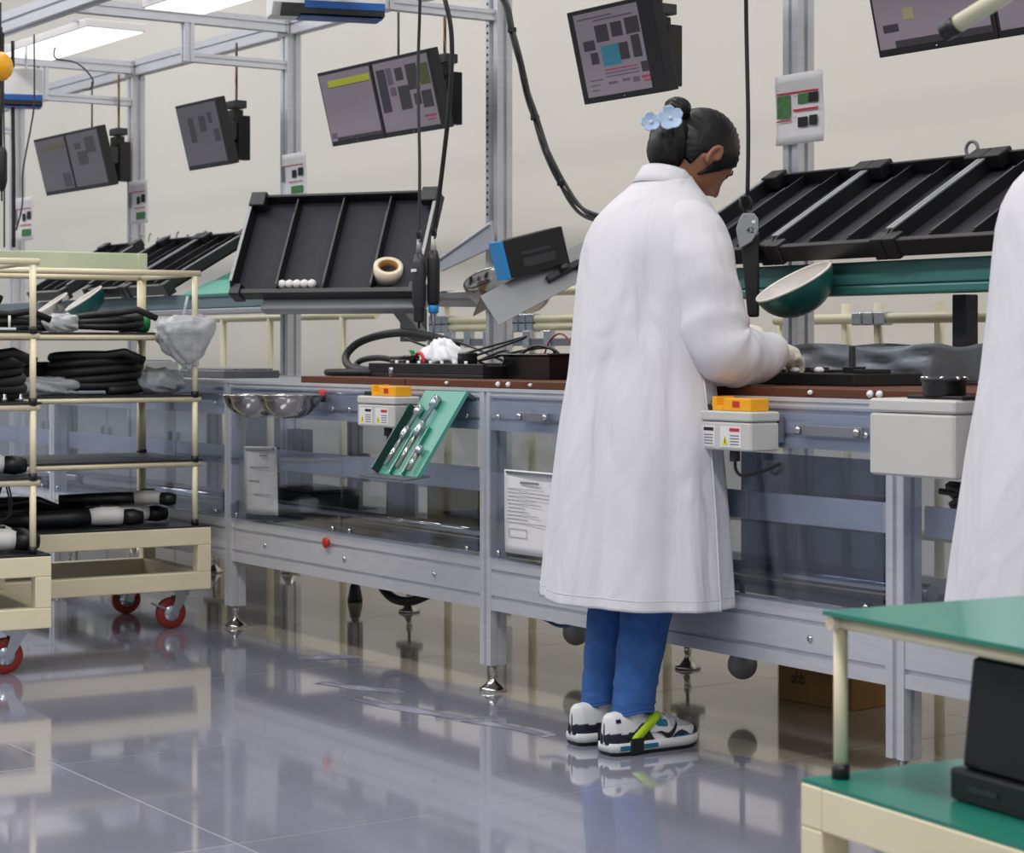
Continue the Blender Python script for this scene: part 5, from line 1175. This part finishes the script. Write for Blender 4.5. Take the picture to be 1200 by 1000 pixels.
def hand(parent, wrist, tip, out, name, spread=1.0, curl=0.5):
    """glove: wrist and finger direction, `out` points to the thumb side"""
    w = Vector(wrist); d = (Vector(tip)-w); L = d.length; d.normalize(); o = Vector(out); o = (o-d*o.dot(d)).normalized(); n = d.cross(o).normalized()
    if n.z > 0: n = -n                     # n: palm side, downwards
    nodes = [(w-d*0.05, 0.026), (w+d*0.02, 0.030), (w+d*0.06, 0.034)]
    b = MB(); 
    b.tube([w-d*0.06, w-d*0.02, w+d*0.01, w+d*0.045, w+d*0.075, w+d*0.09], [0.030, 0.027, 0.028, 0.030, 0.027, 0.018], 14)
    for i in range(4):
        lat = (i-1.5)*0.017*spread; base = w + d*(0.070-0.004*abs(i-1.2)) - o*lat*1.0; ln = [0.074, 0.082, 0.076, 0.060][i]*1.0
        c = curl+0.12*i
        p = [base-d*0.02, base, base+(d*math.cos(c*0.4)+n*math.sin(c*0.4))*ln*0.42]
        p.append(p[-1]+(d*math.cos(c*1.1)+n*math.sin(c*1.1))*ln*0.33); p.append(p[-1]+(d*math.cos(c*1.7)+n*math.sin(c*1.7))*ln*0.25)
        b.tube(p, [0.0105, 0.0105, 0.0098, 0.009, 0.0065], 10)
    base = w + d*0.02 + o*0.020
    b.tube([base-o*0.012, base+o*0.012+d*0.012+n*0.006, base+o*0.022+d*0.040+n*0.014, base+o*0.018+d*0.064+n*0.018], [0.013, 0.0125, 0.0105, 0.007], 10)
    g = b.build(name, GLOVE, parent); rm = g.modifiers.new('remesh', 'REMESH'); rm.mode = 'VOXEL'; rm.voxel_size = 0.0032; rm.use_smooth_shade = True
    sm = g.modifiers.new('smooth', 'SMOOTH'); sm.iterations = 4; sm.factor = 0.5
    return freeze(g)
def person(root, label, seed=0, clip=True, strap=True, yaw=0.0, hem_z=0.362):
    t = thing('person', label, 'person', root, (0, 0, yaw))
    rnd = random.Random(seed)
    # joints (x: her right, y: forward)
    RS, RE, RW = (0.165, 0.085, 1.325), (0.240, 0.095, 0.985), (0.172, 0.332, 0.982)
    LS, LE, LW = (-0.165, 0.095, 1.325), (-0.245, 0.19, 1.03), (-0.10, 0.42, 1.035)
    HC = Vector((0.0, 0.212, 1.494)); pitch = R(-50)
    HM = Matrix.Translation(HC) @ Matrix.Rotation(pitch, 4, 'X') @ Matrix.Scale(1.07, 4)
    N = [((0, 0.01, 0.86), 0.105), ((0, 0.02, 1.02), 0.10), ((0, 0.045, 1.18), 0.105), ((0, 0.075, 1.31), 0.085), ((0, 0.11, 1.39), 0.05), ((0, 0.145, 1.435), 0.048), ((0, 0.18, 1.47), 0.05),
         ((0.10, 0.075, 1.325), 0.055), (RS, 0.045), (RE, 0.036), (RW, 0.026), ((-0.10, 0.075, 1.325), 0.055), (LS, 0.045), (LE, 0.036), (LW, 0.026),
         ((0.08, 0.01, 0.80), 0.08), ((0.078, 0.02, 0.48), 0.05), ((0.075, -0.06, 0.11), 0.030), ((0.075, -0.06, 0.085), 0.03), ((-0.08, 0.01, 0.80), 0.08), ((-0.078, 0.03, 0.48), 0.05), ((-0.075, -0.045, 0.11), 0.030), ((-0.075, -0.045, 0.085), 0.03)]
    E = [(0, 1), (1, 2), (2, 3), (3, 4), (4, 5), (5, 6), (3, 7), (7, 8), (8, 9), (9, 10), (3, 11), (11, 12), (12, 13), (13, 14), (0, 15), (15, 16), (16, 17), (17, 18), (0, 19), (19, 20), (20, 21), (21, 22)]
    sk = skin_mesh(N, E)
    b = MB(); b.v = [v.co.copy() for v in sk.vertices]; b.f = [list(p.vertices) for p in sk.polygons]; b.sm = [True]*len(b.f); b.mi = [0]*len(b.f)
    b.M = HM; b.grid(56, 40, head_surface(56, 40))
    for s in (-1, 1):                      # ears
        pts = []
        for k in range(14):
            a = R(-100+k*22); pts.append((s*(0.084+0.006*math.sin(k/13*math.pi)), -0.006-0.016*math.cos(a)*0.9, -0.020+0.027*math.sin(a)))
        b.tube(pts, 0.0058, 8); b.cbox((s*0.078, -0.006, -0.022), (0.016, 0.022, 0.040))
    b.M = Matrix.Identity(4)
    body = b.build('body', SKIN, t)
    rm = body.modifiers.new('remesh', 'REMESH'); rm.mode = 'VOXEL'; rm.voxel_size = 0.0055; rm.use_smooth_shade = True
    sm = body.modifiers.new('smooth', 'SMOOTH'); sm.iterations = 3; sm.factor = 0.5
    freeze(body)
    # eyes, brows and lips on the face
    for s in (-1, 1):
        e = MB().lathe([(0.011*math.cos(k*math.pi/8-math.pi/2), 0.011*math.sin(k*math.pi/8-math.pi/2)) for k in range(9)], 12).build('eye', WHITEP, t); e.matrix_local = HM @ Matrix.Translation((s*0.030, 0.070, 0.008))
        i_ = MB().lathe([(0.0, 0.0112), (0.005, 0.0106), (0.0055, 0.0098)], 12).build('iris', INK, e); i_.rotation_euler = (R(-90), 0, 0)
        lid = MB().tube([HM @ Vector((s*0.018, 0.086, 0.012)), HM @ Vector((s*0.030, 0.0845, 0.016)), HM @ Vector((s*0.044, 0.0765, 0.011))], 0.0022, 6).build('eyelashes', HAIR, t)
        MB().tube([HM @ Vector((s*0.014, 0.090, 0.030)), HM @ Vector((s*0.030, 0.088, 0.035)), HM @ Vector((s*0.048, 0.075, 0.030))], [0.002, 0.003, 0.0015], 6).build('eyebrow', HAIR, t)
    MB().tube([HM @ Vector((-0.020, 0.082, -0.057)), HM @ Vector((0, 0.091, -0.055)), HM @ Vector((0.020, 0.082, -0.057))], [0.002, 0.0055, 0.002], 8).build('lips', mat('brown_rose_lips', srgb(128, 66, 60), 0.45), t)
    # hair
    h = MB(); h.M = HM; h.grid(120, 60, head_surface(120, 60, True)); hair = h.build('hair', HAIR, t)
    # hair mass gathered at the back of the head and twisted up
    q = MB(); bunc = Vector((0.012, 0.135, 1.606))
    def bun(u, v):
        th = u*2*math.pi; fi = (v-.5)*math.pi; k = 1+0.07*math.sin(th*7+fi*5)
        return bunc + Vector((0.036*math.cos(fi)*math.cos(th)*k, 0.034*math.cos(fi)*math.sin(th)*k, 0.030*math.sin(fi)*k))
    q.grid(40, 16, bun)
    def mass(u, v):
        th = u*2*math.pi; fi = (v-.5)*math.pi; k = 1+0.05*math.sin(th*9+fi*6)
        p_ = Vector((0.060*math.cos(fi)*math.cos(th)*k, 0.045*math.cos(fi)*math.sin(th)*k, 0.080*math.sin(fi)*k)); p_.rotate(Euler((R(-12), 0, 0))); return Vector((0.0, 0.115, 1.518))+p_
    q.grid(44, 20, mass)
    q.build('hair_bun', HAIR, hair)
    if clip:
        cl = bpy.data.objects.new('hair_clip_base', None)
        to = Vector((UY, -UX, 0)); Fz = face(-0.15, 0.28, 0.95).to_matrix().to_4x4()
        for (c, sc, lab) in ((Vector((0.064, 0.072, 1.573)), 1.08, 0), (Vector((0.014, 0.050, 1.566)), 0.85, 1)):
            fl_ = None
            for k in range(5):
                a = k*2*math.pi/5+0.5
                def pet(u, v):
                    r = 0.030*sc*v; w_ = 0.016*sc*math.sin(math.pi*min(1, v*0.92))**0.7*(u-.5)*2
                    return Vector((r*math.cos(a)-w_*math.sin(a), r*math.sin(a)+w_*math.cos(a), 0.010*v*v+0.004*(u-.5)**2))
                o = MB().grid(8, 8, pet).build('flower_petal', CLIPB, hair, solid=0.003); o.matrix_local = Matrix.Translation(c) @ Fz
            o = MB().lathe([(0.006, 0), (0.005, 0.006), (0, 0.008)], 12, True).build('flower_centre', mat('pale_yellow_centre', srgb(206, 212, 220), 0.5), hair); o.matrix_local = Matrix.Translation(c) @ Fz
    # ---------------- coat
    ring = [(0.345, .022, .298, .222), (0.40, .024, .292, .219), (0.585, .030, .272, .206), (0.80, .034, .246, .187), (0.93, .036, .222, .170), (1.05, .042, .214, .164), (1.166, .052, .214, .158), (1.24, .058, .212, .150), (1.29, .066, .204, .142), (1.33, .076, .184, .130), (1.365, .086, .148, .112), (1.395, .096, .108, .090), (1.420, .104, .078, .072), (1.432, .108, .066, .064)]
    def interp(z):
        for i in range(len(ring)-1):
            if ring[i][0] <= z <= ring[i+1][0]:
                f = (z-ring[i][0])/(ring[i+1][0]-ring[i][0]); return [ring[i][k]+(ring[i+1][k]-ring[i][k])*f for k in (1, 2, 3)]
        return list(ring[-1][1:])
    th0 = R(3.0); ths = []
    nth = 120
    for k in range(nth): ths.append(-math.pi + th0 + 1e-4 + 2*math.pi*k/nth)
    ths += [th0-2e-3, th0+2e-3]; ths.sort()
    ph = [rnd.uniform(0, 6.28) for _ in range(8)]
    FOLD = [(-150, .16, .035, .2, .4, .45), (-122, .10, -.030, .15, .45, .5), (-98, .14, .030, -.1, .35, .4), (-72, .10, -.034, -.12, .5, .42), (-50, .15, .032, -.2, .35, .45), (-28, .09, -.030, .1, .55, .35), (-12, .08, .022, .1, .4, .3), (30, .12, .03, 0, .4, .4), (70, .15, -.03, 0, .4, .4), (120, .2, .03, 0, .4, .4), (-60, .20, -.030, .5, 1.12, .16), (-25, .16, -.034, -.9, 1.10, .14), (-105, .2, .020, .4, 1.08, .14), (-85, .10, -.02, .8, .98, .12)]
    def cpt(z, th):
        cy, ax, ay = interp(z); low = max(0, min(1, (1.12-z)/0.7))
        k = 1 + low*0.006*math.sin(5*th+ph[0]+z*1.2)
        for (c0, wd, am, sl, zc, zw) in FOLD:         # soft vertical folds, deeper towards the hem
            dd = (th-R(c0)-sl*(z-0.7)+math.pi) % (2*math.pi) - math.pi
            k += 1.7*am*math.exp(-(dd/wd)**2)*math.exp(-((z-zc)/zw)**2)
        k += 0.008*math.sin(3*th+z*11+ph[3])*max(0, 1-abs(z-1.08)/0.25)
        if z < 0.95:                       # back panel laps over the front one at the side vent
            s = min(1, (0.95-z)/0.05); dth = (th-th0)
            if dth > 0: k -= 0.050*s*max(0, 1-dth/1.1)
            else: k += 0.016*s*math.exp(dth/0.10)
        y = cy+ay*k*math.sin(th); lim = -0.043-root.y
        if z < 0.93 and y > lim-0.02: y = lim-0.02+0.02*(1-math.exp(-(y-lim+0.02)/0.02))   # pressed flat where she leans on the bench
        return (ax*k*math.cos(th), y, z)
    zs = [hem_z, hem_z+0.007] + [0.36+0.0225*i for i in range(48) if 0.36+0.0225*i > hem_z+0.01 and 0.36+0.0225*i < 1.425] + [1.432]
    m = MB(); m.loft([[cpt(z, th) for th in ths] for z in zs], True)
    coat = m.build('lab_coat', COAT, t, solid=0.004)
    # back seam, vent edge and hem stitching
    MB().tube([cpt(z, th0-0.006) for z in zs if z < 0.93], 0.0035, 6).build('vent_edge', COAT, coat)
    MB().tube([Vector(cpt(hem_z+0.027, th))*1.0 + Vector((0.002*math.cos(th), 0.002*math.sin(th), 0)) for th in ths], 0.0012, 5, closed=True).build('hem_stitch', SEAM, coat)
    # sleeves
    def sleeve(pts, rad, name):
        P = curve_pts(pts, 7); rr = []
        n = len(P)
        for i in range(n):
            f = i/(n-1)*(len(rad)-1); j = min(int(f), len(rad)-2); rr.append(rad[j]+(rad[j+1]-rad[j])*(f-j))
        rings = []; up = None
        for i, p in enumerate(P):
            d = (P[min(i+1, n-1)]-P[max(i-1, 0)]).normalized()
            if up is None: up = Vector((0, 1, 0))
            s = d.cross(up).normalized(); up = s.cross(d).normalized()
            rg = []
            for k in range(30):
                a = 2*math.pi*k/30; bend = math.exp(-((i/(n-1)-0.55)/0.16)**2)
                w = 1+0.020*math.sin(3*a+i*0.35+ph[5])+0.075*bend*max(-0.4, math.sin(i*1.15+2.2*math.cos(a+0.6)+ph[6]))+0.03*math.sin(2*a-i*0.5+ph[7])*min(1, i/12)
                rg.append(p + rr[i]*w*(math.cos(a)*s+math.sin(a)*up))
            rings.append(rg)
        o = MB().loft(rings, True).build(name, COAT, coat, solid=0.004)
        MB().tube([c for c in rings[-1]], 0.0035, 6, closed=True).build('cuff', COAT, o)
        return o
    sleeve([(0.085, 0.070, 1.310), (0.140, 0.070, 1.290), (0.182, 0.070, 1.215), (0.212, 0.072, 1.10), (0.236, 0.085, 1.005), (0.238, 0.145, 0.976), (0.212, 0.238, 0.976), (0.190, 0.296, 0.984)], [0.052, 0.076, 0.086, 0.083, 0.081, 0.075, 0.060, 0.049], 'sleeve')
    sleeve([(-0.085, 0.080, 1.305), (-0.130, 0.085, 1.285), (-0.165, 0.105, 1.22), (-0.205, 0.14, 1.12), (-0.225, 0.20, 1.04), (-0.20, 0.28, 1.02), (-0.16, 0.36, 1.03), (-0.115, 0.41, 1.035)], [0.050, 0.070, 0.078, 0.076, 0.074, 0.070, 0.060, 0.050], 'sleeve')
    # collar
    cr_ = []
    for (z, g, dy) in ((1.400, 1.12, 0), (1.428, 1.06, 0.004), (1.446, 1.00, 0.006), (1.442, 1.06, 0.004), (1.420, 1.20, -0.002), (1.402, 1.32, -0.008)):
        cr_.append([(0.064*g*math.cos(a), 0.112+dy+0.062*g*math.sin(a), z-0.050*math.sin(a)*(0.9 if math.sin(a) > 0 else 0.35)) for a in [2*math.pi*k/40 for k in range(40)]])
    MB().loft(cr_, True).build('collar', COAT, coat, solid=0.004)
    # ---------------- jeans
    for s, dy in ((1, 0.0), (-1, 0.015)):
        pts = [(s*0.08, 0.01, 0.86), (s*0.08, 0.015, 0.70), (s*0.078, 0.015+dy, 0.50), (s*0.077, -0.02+dy, 0.32), (s*0.075, -0.048+dy, 0.17), (s*0.075, -0.056+dy, 0.098)]
        P = curve_pts(pts, 8); n = len(P); rr = [0.095, 0.082, 0.066, 0.060, 0.051, 0.049]; rings = []
        for i, p in enumerate(P):
            f = i/(n-1)*5; j = min(int(f), 4); r = rr[j]+(rr[j+1]-rr[j])*(f-j)
            r *= 1+0.018*math.sin(i*1.4+s)*(p.z < 0.4) + (0.03*math.sin(i*2.6) if p.z < 0.2 else 0)
            rings.append([(p.x+r*math.cos(a), p.y+r*1.04*math.sin(a), p.z+0.006*math.cos(a*2)*(p.z < 0.25)) for a in [2*math.pi*k/26 for k in range(26)]])
        j_ = MB().loft(rings, True).build('jeans_leg', JEAN, t, solid=0.003)
        MB().tube(rings[-1], 0.0035, 6, closed=True).build('jeans_hem', JEAN, j_)
        MB().tube([Vector(r_[4])*1.0+Vector((0.001, 0.001, 0)) for r_ in rings], 0.0013, 5).build('side_seam', mat('denim_seam', srgb(70, 104, 150), 0.8), j_)
        MB().lathe([(0.033, 0.0), (0.034, 0.04), (0.036, 0.06)], 16, c=(s*0.075, -0.062+dy, 0.075)).build('sock', SWHITE, t)
    shoe(t, 1, 0.075, strap); sh = shoe(t, -1, -0.075, strap)
    sh.location = (0, 0.012, 0)
    hand(t, RW, (0.120, 0.50, 0.962), (-1, -0.3, 0.2), 'glove', curl=0.75)
    hand(t, LW, (-0.05, 0.55, 1.02), (1, 0.2, 0.2), 'glove', curl=0.5)
    return t
person(Vector((0.862, -0.158, 0.0015)), 'person in white lab coat, jeans and trainers bending over the bench, flower clip in hair', 1)
person(Vector((2.285, -0.18, 0.0015)), 'person in white lab coat at the bench beside the large grey junction box', 5, clip=False, strap=False, hem_z=0.435)
